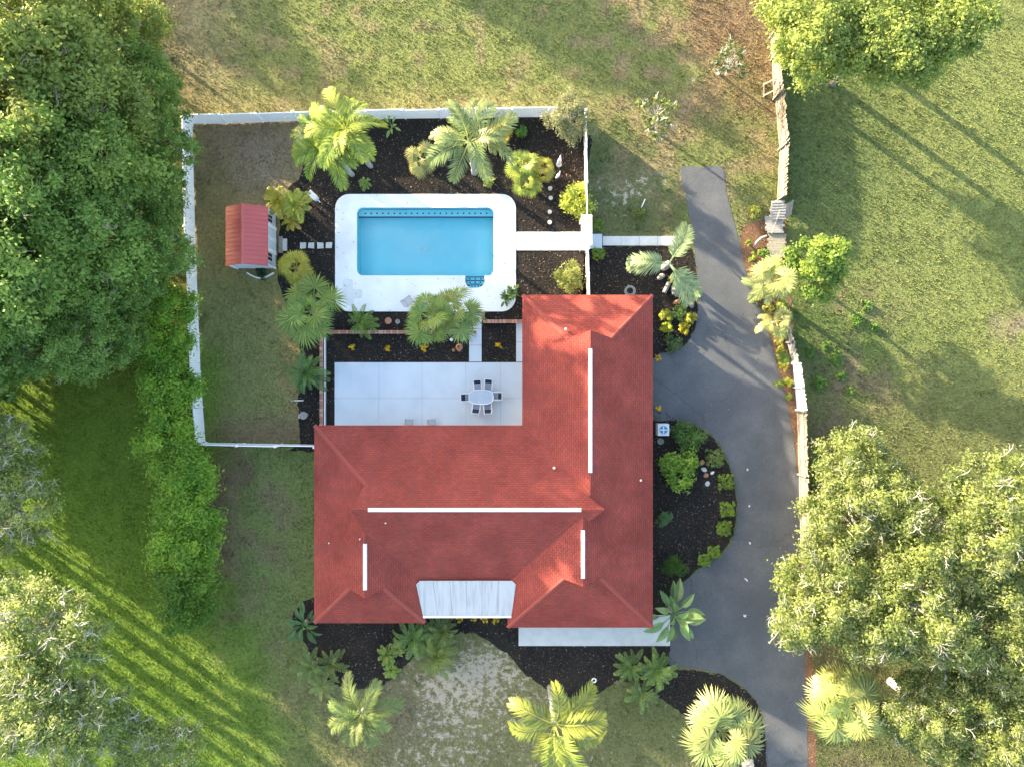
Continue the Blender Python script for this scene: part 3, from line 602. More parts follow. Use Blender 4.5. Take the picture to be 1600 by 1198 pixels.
# wooden fences on the right
def plank_fence(label, pts, h, mat, bw=.14, gapn=.012, lean=.0, hv=.03, seed=1):
    rr = random.Random(seed); pts = [Vector(P2(*p)) for p in pts]; o = pts[0]; t = thing('wooden_fence', label, 'fence', (*o, 0))
    bm = MB().add([(0, -.012, 0), (1, -.012, 0), (1, .012, 0), (0, .012, 0), (0, -.012, .96), (1, -.012, .96), (1, .012, .96), (0, .012, .96), (.2, -.012, 1), (.8, -.012, 1), (.8, .012, 1), (.2, .012, 1)],
                  [(3, 2, 1, 0), (0, 1, 5, 4), (2, 3, 7, 6), (1, 2, 6, 5), (3, 0, 4, 7), (4, 5, 9, 8), (6, 7, 11, 10), (5, 6, 10, 9), (7, 4, 8, 11), (8, 9, 10, 11)]).mesh('board', mat)
    for i in range(len(pts) - 1):
        d = pts[i + 1] - pts[i]; az = math.atan2(d.y, d.x); n = max(1, round(d.length / bw)); st = d / n
        for k in range(n):
            p = pts[i] + st * k; link('board', bm, t, (p.x - o.x, p.y - o.y, rr.uniform(0, .03)), (lean + rr.gauss(0, .02), rr.gauss(0, .006), az + rr.gauss(0, .02)), (st.length - gapn, 1, h + rr.gauss(0, hv)))
        nrm = Vector((-d.y, d.x)).normalized() * -.05
        for z in (.35, h - .4): MB().beam((pts[i].x - o.x + nrm.x, pts[i].y - o.y + nrm.y, z), (pts[i + 1].x - o.x + nrm.x, pts[i + 1].y - o.y + nrm.y, z), .05, .09).build('rail', mat, t)
        np_ = max(1, int(d.length / 2.4))
        for k in range(np_ + 1):
            p = pts[i] + d * (k / np_) + nrm * 2; MB().box((p.x - o.x, p.y - o.y, h / 2), (.1, .1, h), az).build('post', mat, t)
    return t
plank_fence('upper weathered wooden fence below the top right tree', [(1204, 60), (1206, 95), (1209, 157)], 1.7, M['woodtan'], seed=2)
plank_fence('long sunlit wooden fence north of the collapsed planks', [(1211, 154), (1218, 235), (1214, 315)], 1.7, M['woodtan'], seed=3)
plank_fence('short grey leaning wooden fence behind the driveway palms', [(1222, 505), (1229, 535), (1237, 565)], 1.3, M['woodgrey'], seed=4)
plank_fence('white painted wooden fence beside driveway shrubs', [(1238, 568), (1242, 605), (1245, 640)], 1.6, M['white'], seed=5)
plank_fence('lower tan wooden fence running under the large oak', [(1245, 641), (1248, 740), (1250, 830), (1254, 960)], 1.6, M['woodtan'], seed=6)

# ------------------------------------------------------------------ shed
bx, by = -18.09, 10.03; hw, hl, eh, rh = 1.34, 1.90, 2.0, 2.85
sh = thing('garden_shed', 'small grey garden shed with red metal roof on the worn lawn', 'shed', (bx, by, 0))
m = MB()
m.add([(-hw, -hl, .12), (hw, -hl, .12), (hw, hl, .12), (-hw, hl, .12), (-hw, -hl, eh), (hw, -hl, eh), (hw, hl, eh), (-hw, hl, eh), (0, -hl, rh - .12), (0, hl, rh - .12)],
      [(0, 1, 5, 8, 4), (2, 3, 7, 9, 6), (1, 2, 6, 5), (3, 0, 4, 7), (3, 2, 1, 0)])
wl = m.build('wall', M['siding'], sh)
for s in (-1, 1):
    for q in (-1, 1): MB().box((s * hw, q * hl, (eh + .1) / 2), (.12, .12, eh - .1)).build('corner_trim', M['white'], wl)
MB().box((0, 0, .07), (2 * hw - .1, 2 * hl - .1, .13)).build('floor', M['woodgrey'], sh)
ro = MB()
for s in (-1, 1): ro.add([(0, -hl - .12, rh), (s * (hw + .1), -hl - .12, eh - .02), (s * (hw + .1), hl + .12, eh - .02), (0, hl + .12, rh), (0, -hl - .12, rh - .07), (s * (hw + .1), -hl - .12, eh - .09), (s * (hw + .1), hl + .12, eh - .09), (0, hl + .12, rh - .07)],
                            [(0, 3, 2, 1), (4, 5, 6, 7), (0, 1, 5, 4), (1, 2, 6, 5), (2, 3, 7, 6)] if s < 0 else [(0, 1, 2, 3), (7, 6, 5, 4), (4, 5, 1, 0), (5, 6, 2, 1), (6, 7, 3, 2)])
ro = ro.build('roof', M['redmetal'], sh)
for s in (-1, 1):
    for i in range(14):
        y = -hl - .06 + i * (2 * hl + .12) / 13; MB().beam((0, y, rh + .012), (s * (hw + .1), y, eh - .008), .045, .04).build('rib', M['redmetal'], ro)
MB().add([(-.13, -hl - .14, rh - .03), (0, -hl - .14, rh + .06), (.13, -hl - .14, rh - .03), (-.13, hl + .14, rh - .03), (0, hl + .14, rh + .06), (.13, hl + .14, rh - .03)], [(0, 1, 4, 3), (1, 2, 5, 4), (0, 2, 1), (3, 4, 5)]).build('ridge_cap', M['redmetal'], ro)
for y in (-1.32, 1.32):
    w = MB().box((hw + .02, y, 1.40), (.06, .62, .86)).build('window', M['white'], sh)
    for q in (-.14, .14):
        for z in (1.2, 1.6): MB().box((hw + .045, y + q, z), (.03, .24, .36)).build('pane', M['glass'], w)
for y in (-.42, .42):
    d = MB().box((hw + .02, y, .98), (.05, .80, 1.72)).build('door', M['siding'], sh)
    for q in (-.36, .36): MB().box((hw + .05, y + q, .98), (.03, .08, 1.7)).build('trim', M['white'], d)
for y in (-.9, .9): MB().box((hw + .035, y, 1.0), (.06, .14, 1.8)).build('door_trim', M['white'], sh)
tag(MB().box((*P2(445.5, 383), .06), (.30, .85, .10)).build('step_block', M['palestone']), 'pale concrete step block in front of the shed doors', 'block')
tag(MB().box((*P2(439.5, 383), .09), (.26, 1.15, .16)).build('door_sill_step', M['woodtan']), 'low tan timber step directly under the shed doors', 'step')
x, y, _ = P(403, 424)
e = thing('garden_edging', 'white curved edging around the small planting south of shed', 'edging', (x, y, 0))
pts = [(-.75 + 0.0, .05)] + [(-.75 + 1.9 * i / 10, -.12 - .38 * math.sin(math.pi * i / 10)) for i in range(11)]
for i in range(10):
    a, b = pts[i + 1], pts[i + 2]; MB().beam((*a, .06), (a[0] + (b[0] - a[0]) * .93, a[1] + (b[1] - a[1]) * .93, .06), .09, .12).build('edging_block', M['white'], e)
for px_, i in ((474, 0), (487, 1), (501, 2), (514, 3)):
    x, y, _ = P(px_, 384); rr = random.Random(i); poly = [(sx * .21 + rr.gauss(0, .02), sy_ * .21 + rr.gauss(0, .02)) for sx, sy_ in ((-.9, -1), (.9, -1), (1, -.85), (1, .9), (.85, 1), (-.85, 1), (-1, .9), (-1, -.9))]
    tag(MB().prism(poly, .0, .07).build('stepping_stone', M['palestone'], loc=(x, y, 0)), ('square stepping stone nearest the shed', 'second square stepping stone from the shed', 'third square stepping stone from the shed', 'square stepping stone nearest the pool deck')[i], 'stepping stone', 'square stepping stones between shed and pool')
for i, (px_, py_) in enumerate(((858, 272), (859.5, 295), (860.5, 310), (859, 332), (859, 348))):
    tag(MB().lathe([(.15, 0), (.15, .10), (.13, .12)], n=12).build('round_stone', M['palestone'], loc=P(px_, py_)), ('northernmost', 'second from north', 'middle', 'second from south', 'southernmost')[i] + ' of five small round pale stones right of pool', 'stepping stone', 'round stones right of the pool')

# ------------------------------------------------------------------ brick garden walls
bh = MB().box((0, 0, 0), (.098, .24, .07)).mesh('brick', M['brick']); bh2 = MB().box((0, 0, 0), (.098, .24, .07)).mesh('brick', mk('brick_pale', (.40, .25, .19), (.48, .34, .27), 5, .85, .4, 40))
def brickwall(label, p, q, h=.42, w=.22):
    p, q = Vector(P2(*p)), Vector(P2(*q)); d = q - p; az = math.atan2(d.y, d.x); t = thing('brick_wall', label, 'wall', (*p, 0), az); n = int(d.length / .108)
    MB().box((d.length / 2, 0, h / 2 - .04), (d.length, w - .03, h - .075)).build('wall_core', M['brick'], t)
    for i in range(n): link('brick', bh if R.random() < .7 else bh2, t, (.054 + i * .108, R.gauss(0, .004), h - .038 + R.gauss(0, .003)), (0, 0, R.gauss(0, .02)))
    return t
brickwall('long low brick wall north of the patio planting', (505, 519.5), (744, 519.5))
bwv = brickwall('low brick wall along the left side of the patio bed', (504.5, 690), (504.5, 524))
brickwall('short low brick wall between narrow path and north wing', (755, 503), (817, 503))
brickwall('stub of low brick wall beside the pool deck corner', (755, 488.5), (755, 499.5))
tag(MB().box((*P2(509, 607), .17), (.06, 7.3, .34)).build('edging_board', M['white']), 'thin white edging strip along the patio side brick wall', 'edging')

# ------------------------------------------------------------------ foliage makers
def leaves(C, Rc, per, size, seed, asp=.55, up=.95, flat=.65, vclump=.5, vz=None):
    g = np.random.RandomState(seed); N = len(C) * per
    c = np.repeat(np.asarray(C, float), per, 0); r = np.repeat(np.asarray(Rc, float), per)
    d = g.normal(size=(N, 3)); d /= np.linalg.norm(d, axis=1)[:, None]
    pos = c + d * (r * np.clip(np.abs(g.normal(size=N)) * .38 + .42 * g.rand(N), 0, 1.7))[:, None] * np.array([1, 1, flat])
    nm = d * .7 + np.array([0, 0, up]) + g.normal(size=(N, 3)) * .55; nm /= np.linalg.norm(nm, axis=1)[:, None]
    t = np.cross(nm, g.normal(size=(N, 3))); t /= np.linalg.norm(t, axis=1)[:, None]; b = np.cross(nm, t)
    L = size * (.5 + 1.0 * g.rand(N) ** 1.6)[:, None]; W_ = L * asp
    V = np.stack([pos - t * L / 2, pos + b * W_ / 2 - t * L * .05, pos + t * L / 2, pos - b * W_ / 2 - t * L * .05], 1).reshape(-1, 3)
    cv = np.repeat(g.rand(len(C)), per); v = np.clip(cv * vclump + g.rand(N) * (1 - vclump), 0, 1)
    return V, v
def crown_pts(Rr, Rz, zc, n, seed, zmin=-.35, inner=.45):
    g = np.random.RandomState(seed); out = []
    while len(out) < n:
        d = g.normal(size=3); d /= np.linalg.norm(d)
        if d[2] < zmin: continue
        k = inner + (1 - inner) * g.rand() ** .6; k *= .8 + .35 * math.sin(3 * math.atan2(d[1], d[0]) + seed) * .5 + .1 * g.rand()
        p = np.array([d[0] * Rr * k, d[1] * Rr * k, zc + d[2] * Rz * k])
        if all(np.linalg.norm(p - q) > Rr * .17 for q in out) or g.rand() < .15: out.append(p)
    return np.array(out)
def make_tree(name, Rr, Rz, zc, nclump, cr, per, leaf, seed, bark, r0=.24, limbs=14, twigs=0, moss=0, asp=.55, zmin=-.35, off=(0, 0)):
    C = crown_pts(Rr, Rz, zc, nclump, seed, zmin); g = random.Random(seed); rc = [cr * g.uniform(.7, 1.25) for _ in C]
    V, v = leaves(C, rc, per, leaf, seed, asp); cm = np_mesh(name + '_crown', V, 4, M['leaf'], v)
    m = MB(); fork = Vector((g.uniform(-.2, .2), g.uniform(-.2, .2), max(zc - Rz * .9, zc * .35)))
    m.tube([(off[0], off[1], -.1), (off[0], off[1], .25), (fork.x * .5 + off[0] * .8, fork.y * .5 + off[1] * .8, fork.z * .5), fork], [r0 * 1.5, r0 * 1.1, r0 * .95, r0 * .8], 8)
    top = Vector((fork.x, fork.y, zc + Rz * .3)); m.tube([fork, (fork + top) / 2 + Vector((g.uniform(-.3, .3), g.uniform(-.3, .3), 0)), top], [r0 * .75, r0 * .45, r0 * .15], 6)
    idx = list(range(len(C))); g.shuffle(idx)
    for i in idx[:limbs]:
        c = Vector(C[i]); s = fork.lerp(top, g.uniform(0, .5)); mid = s.lerp(c, .5) + Vector((g.uniform(-.4, .4), g.uniform(-.4, .4), g.uniform(-.5, .1)))
        m.tube([s, mid, c], [r0 * .42, r0 * .27, r0 * .1], 5)
        for _ in range(2):
            e = Vector(C[g.choice(idx)])
            if (e - c).length < Rr * .7: m.tube([mid, mid.lerp(e, .5) + Vector((0, 0, g.uniform(-.2, .2))), e], [r0 * .2, r0 * .13, r0 * .05], 4)
    for _ in range(twigs):
        c = Vector(C[g.choice(idx)]); dr = Vector((c.x, c.y, (c.z - zc) * .6 + g.uniform(0, .8))).normalized() + Vector((g.uniform(-.8, .8), g.uniform(-.8, .8), g.uniform(-.2, .3)))
        def crooked(p, d, L, r, n=5):
            q = [p]
            for k in range(n):
                d = (d + Vector((g.gauss(0, .38), g.gauss(0, .38), g.gauss(0, .2)))).normalized(); q.append(q[-1] + d * L / n)
            m.tube(q, [r * (1 - .8 * k / n) for k in range(n + 1)], 4); return q
        q = crooked(c, dr, cr * g.uniform(1.0, 1.7), .05)
        for k in (1, 2, 3): crooked(q[k], (dr + Vector((g.gauss(0, .8), g.gauss(0, .8), 0))).normalized(), cr * .6, .026, 4)
    tm = m.mesh(name + '_trunk', bark, True); mm = None
    if moss:
        g2 = np.random.RandomState(seed + 50); pick = C[g2.choice(len(C), max(3, int(len(C) * .5)), False)]
        V2, v2 = leaves(pick + np.array([0, 0, .15]), [cr * .8] * len(pick), moss, .5, seed + 9, .13, -.1, .6); mm = np_mesh(name + '_moss', V2, 4, M['leaf'], v2)
    return tm, cm, mm
def plant_tree(name, label, proto, px, py, zc, sc, color, rot, group=None, mossc=(.36, .38, .22), cat='tree', ground=False):
    x, y, _ = P(px, py, 0 if ground else zc * sc); t = thing(name, label, cat, (x, y, 0), rot, group); t.scale = (sc, sc, sc)
    link('trunk', proto[0], t); link('crown', proto[1], t, color=color)
    if proto[2]: link('spanish_moss', proto[2], t, color=mossc)
    return t
def mesh_arr(): return []

# ------------------------------------------------------------------ trees
WOOD = [make_tree('wood%d' % i, 3.7, 4.4, 7.6, 105, .95, 290, .21, 11 + i, M['bark'], .2, 14, 10, zmin=-.85) for i in range(4)]
FAR = [make_tree('far%d' % i, 3.7, 4.4, 7.6, 105, .95, 80, .42, 11 + i, M['bark'], .2, 10, 0, zmin=-.85) for i in range(2)]
BIG = [make_tree('big%d' % i, 5.2, 3.6, 6.4, 108, .98, 340, .20, 31 + i, M['lichen'], .36, 34, 30, 40) for i in range(2)]
THIN = [make_tree('thin%d' % i, 4.0, 2.2, 8.0, 60, .95, 250, .19, 51 + i, M['lichen'], .2, 26, 45, 35, off=(-4, -2.5)) for i in range(2)]
TALL = make_tree('tall', 1.1, 1.6, 7.0, 16, .7, 200, .25, 61, M['bark'], .35, 6, 0)
WG = 'trees of the wood along the left edge'
gr = (.175, .285, .062); gy = (.245, .305, .07); gm = (.195, .29, .062)  # the yellower tint puts sunlight into the leaf colour of the upper wood
wood = [
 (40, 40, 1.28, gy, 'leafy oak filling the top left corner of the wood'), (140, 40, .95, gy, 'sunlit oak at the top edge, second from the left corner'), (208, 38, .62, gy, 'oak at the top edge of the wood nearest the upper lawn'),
 (30, 150, 1.28, gy, 'oak with sunlit tint at the left edge, second tree down'), (125, 140, 1.08, gy, 'tall sunlit oak inside the upper wood behind the corner trees'), (230, 130, .64, gm, 'green oak overhanging the end of the long white fence'),
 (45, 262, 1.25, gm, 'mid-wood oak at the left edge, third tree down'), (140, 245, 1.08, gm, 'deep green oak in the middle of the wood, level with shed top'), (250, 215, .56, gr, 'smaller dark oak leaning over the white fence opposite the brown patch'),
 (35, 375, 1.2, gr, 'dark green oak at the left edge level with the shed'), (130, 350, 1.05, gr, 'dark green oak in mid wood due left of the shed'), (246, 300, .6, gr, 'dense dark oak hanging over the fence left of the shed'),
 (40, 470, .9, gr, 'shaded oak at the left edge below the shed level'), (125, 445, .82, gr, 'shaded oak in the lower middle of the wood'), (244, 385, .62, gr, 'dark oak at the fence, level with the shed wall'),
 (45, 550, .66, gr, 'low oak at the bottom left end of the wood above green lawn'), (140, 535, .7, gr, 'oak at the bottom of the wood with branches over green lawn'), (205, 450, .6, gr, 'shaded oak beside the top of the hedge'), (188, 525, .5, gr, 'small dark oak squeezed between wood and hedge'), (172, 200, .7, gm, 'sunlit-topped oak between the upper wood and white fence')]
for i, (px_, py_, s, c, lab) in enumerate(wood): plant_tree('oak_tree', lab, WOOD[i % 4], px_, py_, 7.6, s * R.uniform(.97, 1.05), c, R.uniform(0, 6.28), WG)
for i, (px_, py_, s, lab) in enumerate(((-15, 700, .8, 'sparse mossy oak cut by the left edge beside green lawn'), (0, 800, .85, 'thin grey-branched oak at left edge above the sun streaks'), (62, 985, 1.0, 'pale mossy oak at lower left with sunlit leaves'),
        (15, 1095, 1.05, 'mossy oak in the bottom left corner'), (120, 1125, .9, 'sparse mossy oak at the bottom edge, second from left corner'), (235, 1180, .8, 'bare grey-twigged oak at bottom edge over the sun streaks'))):
    plant_tree('mossy_oak', lab, THIN[i % 2], px_, py_, 8.0, s, (.25, .31, .09), R.uniform(-.4, .4), 'mossy oaks at lower left')
for i, (px_, py_, s, z, lab) in enumerate(((1345, 772, .82, 6.4, 'sunlit oak spreading over the lower wooden fence'), (1292, 925, .84, 6.4, 'round-crowned oak overhanging the driveway on the right'), (1520, 830, .98, 6.4, 'large mossy oak at the right edge below the lawn'),
        (1412, 940, .92, 6.4, 'mossy oak with bare grey limbs in the lower right grove'), (1580, 1000, .9, 6.4, 'oak cut by the right edge in the lower right grove'), (1450, 1110, .70, 6.4, 'lower sunlit oak right of the yellow fan palm'), (1575, 1140, .8, 6.4, 'oak in the bottom right corner'))):
    plant_tree('live_oak', lab, BIG[i % 2], px_, py_, z, s, (.192, .240, .066), R.uniform(0, 6.28), 'sunlit oaks of the lower right grove')
YT = make_tree('yellowtree', 3.6, 2.6, 6.5, 70, .95, 360, .21, 71, M['bark'], .22, 16, 0, zmin=-.85)
for px_, py_, s, lab in ((1275, 42, 1.0, 'yellow-green rounded tree at the top over the wooden fence'), (1375, 60, 1.0, 'yellow-green tree in the middle of the top right clump'), (1462, 38, .98, 'yellow-green tree at the right end of the top right clump')):
    plant_tree('leafy_tree', lab, YT, px_, py_, 6.5, s, (.24, .305, .07), R.uniform(0, 6.28), 'yellow-green trees at top right')
SM = make_tree('smalltree', 2.2, 1.4, 3.2, 34, .62, 260, .26, 72, M['bark'], .12, 10, 0)
plant_tree('leafy_tree', 'bright green tree right of the driveway palms', SM, 1282, 413, 3.2, 1.05, (.19, .28, .05), 1.0)
OL = make_tree('olivetree', 2.0, 1.7, 2.6, 34, .62, 420, .17, 73, M['bark'], .11, 10, 0, asp=.3)
plant_tree('olive_green_tree', 'grey-green fine-leaved tree at the pool fence corner', OL, 890, 185, 2.6, .92, (.23, .245, .12), 2.0)
SP = [make_tree('sparse%d' % i, 1.6, .9, 2.4, 22, .42, 42, .2, 75 + i, M['lichen'], .09, 18, 16) for i in range(2)]
plant_tree('sparse_tree', 'nearly bare grey-branched young tree left of the upper wooden fence', SP[0], 1138, 95, 2.4, .9, (.13, .17, .06), .4)
plant_tree('sparse_tree', 'thin young tree with pale branches above the driveway top', SP[1], 1027, 180, 2.4, 1.0, (.15, .19, .05), 2.2)
# the wood goes on beyond the photo (ground positions); its shade falls across yard and house
for i, (px_, py_, s) in enumerate(((60, 270, 1.25), (40, 370, 1.2), (-70, 210, 1.3), (20, 480, 1.2), (-90, 330, 1.35), (60, 560, .9), (-100, 450, 1.3), (-40, 560, 1.1), (-210, 260, 1.35), (-210, 400, 1.35), (-170, 540, 1.2), (10, 650, .8), (-90, 630, .9), (110, 440, 1.15))):
    plant_tree('oak_tree', 'oak of the wood standing beyond the left photo edge', FAR[i % 2], px_, py_, 7.6, s, gr, i * 1.3, 'oaks beyond the left edge', ground=True)
for i, (px_, py_, s) in enumerate(((-300, -440, 1.0), (230, -440, .9), (380, -350, .9))):
    plant_tree('oak_tree', 'oak standing beyond the upper photo edge', FAR[i % 2], px_, py_, 7.6, s, gr, i * 1.1, 'oaks beyond the upper edge', ground=True)
for i, (px_, py_) in enumerate(((-60, 770), (-20, 832), (-70, 842), (-30, 905), (-110, 880), (-40, 945), (-90, 945))):  # unseen trees, their thin trunks and crowns shaped to cast the lawn streaks
    plant_tree('streak_tree', 'unseen slender tree shaped to cast lawn streaks, beyond the lower left photo edge', TALL, px_, py_, 7.0, .9 + .1 * (i % 3), gr, i * 1.1, 'streak-casting trees beyond the lower left edge', ground=True)
# hedge shrubs along the fence
HED = [make_tree('hedge%d' % i, 1.9, 1.5, 2.4, 38, .78, 420, .18, 81 + i, M['bark'], .08, 8, 0, asp=.45, zmin=-.7) for i in range(3)]
for i, (px_, py_) in enumerate(((-40, 400), (-70, 450), (-40, 500), (-70, 545), (-40, 590), (-75, 625), (-45, 665))):  # unseen shrubs added to block the low sun beneath the crowns
    plant_tree('hedge_shrub', 'unseen shrub added to shade the lawn, beyond the left photo edge', HED[i % 3], px_, py_, 2.4, 1.45, gr, i * 1.0, 'added shade shrubs beyond the left edge', cat='shrub', ground=True)
names = ['topmost hedge shrub beside the wood oaks', 'second hedge shrub from the wood, left of white fence', 'third hedge shrub from the wood', 'hedge shrub at the bottom end of left white fence', 'widest bright hedge shrub just below the fence corner', 'hedge shrub in the middle below the fence corner',
         'yellow-tipped hedge shrub next to the sun streaks', 'second last hedge shrub, dark green', 'last dark green hedge shrub at the bottom of the row']
for i, (px_, py_, s) in enumerate(((258, 478, .95), (260, 545, 1.0), (262, 612, 1.0), (266, 672, 1.05), (284, 735, 1.12), (289, 795, 1.1), (284, 852, 1.1), (288, 908, 1.05), (288, 952, .9))):
    plant_tree('hedge_shrub', names[i], HED[i % 3], px_, py_, 2.4, s * 1.08, (.19, .33, .035) if i < 7 else (.13, .24, .03), R.uniform(0, 6.28), 'hedge shrubs along the left boundary', cat='shrub')

# ------------------------------------------------------------------ palms
def frame_pts(a0, droop, n=12, L=1.0):
    p = np.zeros(3); out = [p.copy()]; dirs = []
    for i in range(n):
        t = (i + .5) / n; th = a0 - droop * t ** 1.2; d = np.array([math.cos(th), 0, math.sin(th)]); dirs.append(d); p = p + d * L / n; out.append(p.copy())
    dirs.append(dirs[-1]); return np.array(out), np.array(dirs)
def pinnate(a0, droop, nl=30, ll=.30, lw=.018, seed=1, start=.14, vdown=.25, bare_v=.9):
    g = np.random.RandomState(seed); Pn, Dn = frame_pts(a0, droop); V, v = [], []
    for i in range(12):
        w = .016 * (1 - i / 14); a, b = Pn[i], Pn[i + 1]; y = np.array([0, w, 0]); V += [a - y, b - y * .9, b + y * .9, a + y]; v.append(bare_v)
    for k in range(nl):
        s = start + (1 - start) * (k + .5) / nl; f = s * 12; i = min(int(f), 11); p = Pn[i] + (Pn[i + 1] - Pn[i]) * (f - i); d = Dn[i]; u = np.array([-d[2], 0, d[0]])
        for sd_ in (-1, 1):
            ang = math.radians(62 - 30 * s + g.normal() * 5); ln = ll * (math.sin(math.pi * (.18 + .74 * s)) ** .8) * (.9 + .2 * g.rand())
            dr = d * math.cos(ang) + np.array([0, sd_ * math.sin(ang), 0]) + u * (.28 - .1 * g.rand()) ; dr /= np.linalg.norm(dr)
            tip = p + dr * ln + np.array([0, 0, -vdown * ln]); mid = p + dr * ln * .5 + u * .01
            wv = np.cross(dr, u); wv /= np.linalg.norm(wv); wv = wv * lw
            V += [p, mid - wv, tip, mid + wv]; v.append(.25 + .6 * g.rand() + .2 * (s - .5))
    return np_mesh('frond', np.array(V), 4, M['frond'], np.clip(np.array(v), 0, 1))
def fan(a0, droop, ns=34, seed=1, pet=.55, rad=.46, tipdrop=.32, lw=.022):
    g = np.random.RandomState(seed); Pn, Dn = frame_pts(a0, droop * .5, 6, pet); V, v = [], []
    for i in range(6):
        y = np.array([0, .012, 0]); V += [Pn[i] - y, Pn[i + 1] - y, Pn[i + 1] + y, Pn[i] + y]; v.append(.95)
    h = Pn[-1]; th = a0 - droop; d = np.array([math.cos(th), 0, math.sin(th)]); u = np.array([-d[2], 0, d[0]]); yv = np.array([0, 1., 0])
    for k in range(ns):
        an = math.radians(-135 + 270 * k / (ns - 1) + g.normal() * 2); ln = rad * (.72 + .28 * math.cos(an / 2)) * (.92 + .16 * g.rand())
        dr = d * math.cos(an) + yv * math.sin(an) + u * (.10 if k % 2 else -.02); sdv = np.cross(u, dr); sdv /= np.linalg.norm(sdv)
        mid = h + dr * ln * .58; tip = h + dr * ln + np.array([0, 0, -tipdrop * ln * (.6 + .8 * g.rand())])
        V += [h, mid - sdv * lw, tip, mid + sdv * lw]; v.append(.2 + .55 * g.rand() + (.12 if k % 2 else 0))
    return np_mesh('fan_leaf', np.array(V), 4, M['frond'], np.clip(np.array(v), 0, 1))
QP = [pinnate(math.radians(a), math.radians(dp), 44, .30, .014, i) for i, (a, dp) in enumerate(((68, 95), (50, 100), (32, 90), (12, 70), (42, 120)))]
DP = [pinnate(math.radians(a), math.radians(dp), 26, .24, .014, 20 + i, .1, .2) for i, (a, dp) in enumerate(((72, 70), (52, 85), (34, 85), (14, 60)))]
FP = [fan(math.radians(a), math.radians(dp), 34, 40 + i) for i, (a, dp) in enumerate(((72, 40), (50, 55), (28, 55), (5, 50)))]
SW = [pinnate(math.radians(a), math.radians(dp), 20, .34, .03, 60 + i, .05, .2) for i, (a, dp) in enumerate(((70, 90), (48, 80), (25, 70)))]
def palm(name, label, px, py, zt, n, flen, protos, color, seed, tr=.13, cat='palm', group=None, leafname='frond', azs=None, trunk=None, spread=1.0, tmin=.0, jit=.2):
    color = tuple(1.3 * c for c in color)
    g = random.Random(seed); x, y, _ = P(px, py, zt); t = thing(name, label, cat, (x, y, 0), 0, group)
    if zt > .25:
        m = MB(); nn = max(3, int(zt / .25)); m.tube([(math.sin(i * .9 + seed) * .02, math.cos(i * 1.1) * .02, zt * i / nn - (.05 if i == 0 else 0)) for i in range(nn + 1)], [tr * (1.25 - .35 * i / nn) * (1.06 if i % 2 else .97) for i in range(nn + 1)], 9)
        m.build('trunk', trunk or M['palmtrunk'], t, True)
    for i in range(n):
        az = azs[i] if azs else i * 2.39996 + g.uniform(-.2, .2); f = (i + .5) / n; k = min(len(protos) - 1, max(0, int(f * len(protos) * .999) + (g.choice((-1, 0, 0, 1)) if leafname == 'fan_leaf' else 0))); L = flen * g.uniform(.78, 1.12) * (.8 + .2 * min(1, f * 2))
        jb, jr = g.uniform(1 - jit, 1 + jit), g.uniform(1 - jit * .35, 1 + jit * .35); cc = (color[0] * jb * jr, color[1] * jb, color[2] * jb)
        link(leafname, protos[k], t, (math.cos(az) * tr * .5, math.sin(az) * tr * .5, zt + .05 * (1 - f)), (g.gauss(0, .22), g.gauss(0, .13), az), (L * spread, L * spread, L), cc)
    return t
qc = (.135, .20, .03); ql = (.26, .28, .055)
palm('queen_palm', 'feathery green palm with two-tone fronds left of pool, lower of pair', 515, 228, 6.2, 15, 2.85, QP, qc, 1, .15)
palm('queen_palm', 'feathery yellow-green palm reaching over the long white fence', 541, 202, 7.4, 13, 2.6, QP, (.19, .24, .04), 2, .15)
palm('queen_palm', 'grey-green feathery palm in the bed above the pool', 733, 222, 6.6, 15, 3.1, QP, (.15, .19, .07), 3, .17)
palm('queen_palm', 'feathery palm with visible trunk on the front lawn edge', 566, 1112, 4.6, 13, 2.8, QP, (.125, .17, .05), 4, .15)
palm('queen_palm', 'sunlit yellow palm with separate thick fronds at the bottom edge', 866, 1130, 5.4, 9, 3.7, [QP[1], QP[2], QP[2], QP[4]], (.20, .24, .045), 5, .15, azs=[1.6, 2.65, .65, 3.4, 5.9, 4.3, 5.2, .2, 4.7])
palm('leaning_palm', 'silvery palm with three huge drooping fronds beside driveway', 1045, 412, 1.7, 6, 3.3, [QP[2], QP[3]], (.19, .25, .12), 6, .22, azs=[3.05, 3.2, .95, 1.08, -1.0, -.78], jit=.12)
fc = (.13, .19, .04)
palm('fan_palm', 'broad green fan palm left of the pool deck corner', 486, 486, 4.2, 18, 2.4, FP, fc, 11, .17, leafname='fan_leaf')
palm('fan_palm', 'large green fan palm between pool deck and patio, left of pair', 672, 497, 4.4, 17, 2.2, FP, fc, 12, .17, leafname='fan_leaf')
palm('fan_palm', 'green fan palm touching the narrow patio path, right of pair', 706, 490, 3.8, 14, 2.15, FP, (.14, .19, .05), 13, .17, leafname='fan_leaf')
palm('fan_palm', 'sunlit yellow fan palm with bare leaning trunk in driveway bed', 1128, 1142, 4.6, 30, 2.7, FP, (.21, .25, .085), 14, .18, leafname='fan_leaf', jit=.3)
palm('fan_palm', 'sunlit fan palm right of the driveway at the bottom', 1322, 1105, 4.6, 28, 2.8, FP, (.21, .25, .075), 15, .2, leafname='fan_leaf', jit=.3)
palm('fan_palm', 'pale green palm hanging over the driveway edge beside bright tree', 1206, 440, 2.4, 22, 1.9, [FP[0], QP[1], FP[2], QP[3]], (.24, .28, .10), 16, .15, leafname='fan_leaf', jit=.25)
palm('fan_palm', 'small pale palm by driveway just below the larger pale palm', 1212, 503, 1.3, 14, 1.4, [FP[0], FP[1], QP[2]], (.24, .26, .09), 17, .12, leafname='fan_leaf', jit=.25)
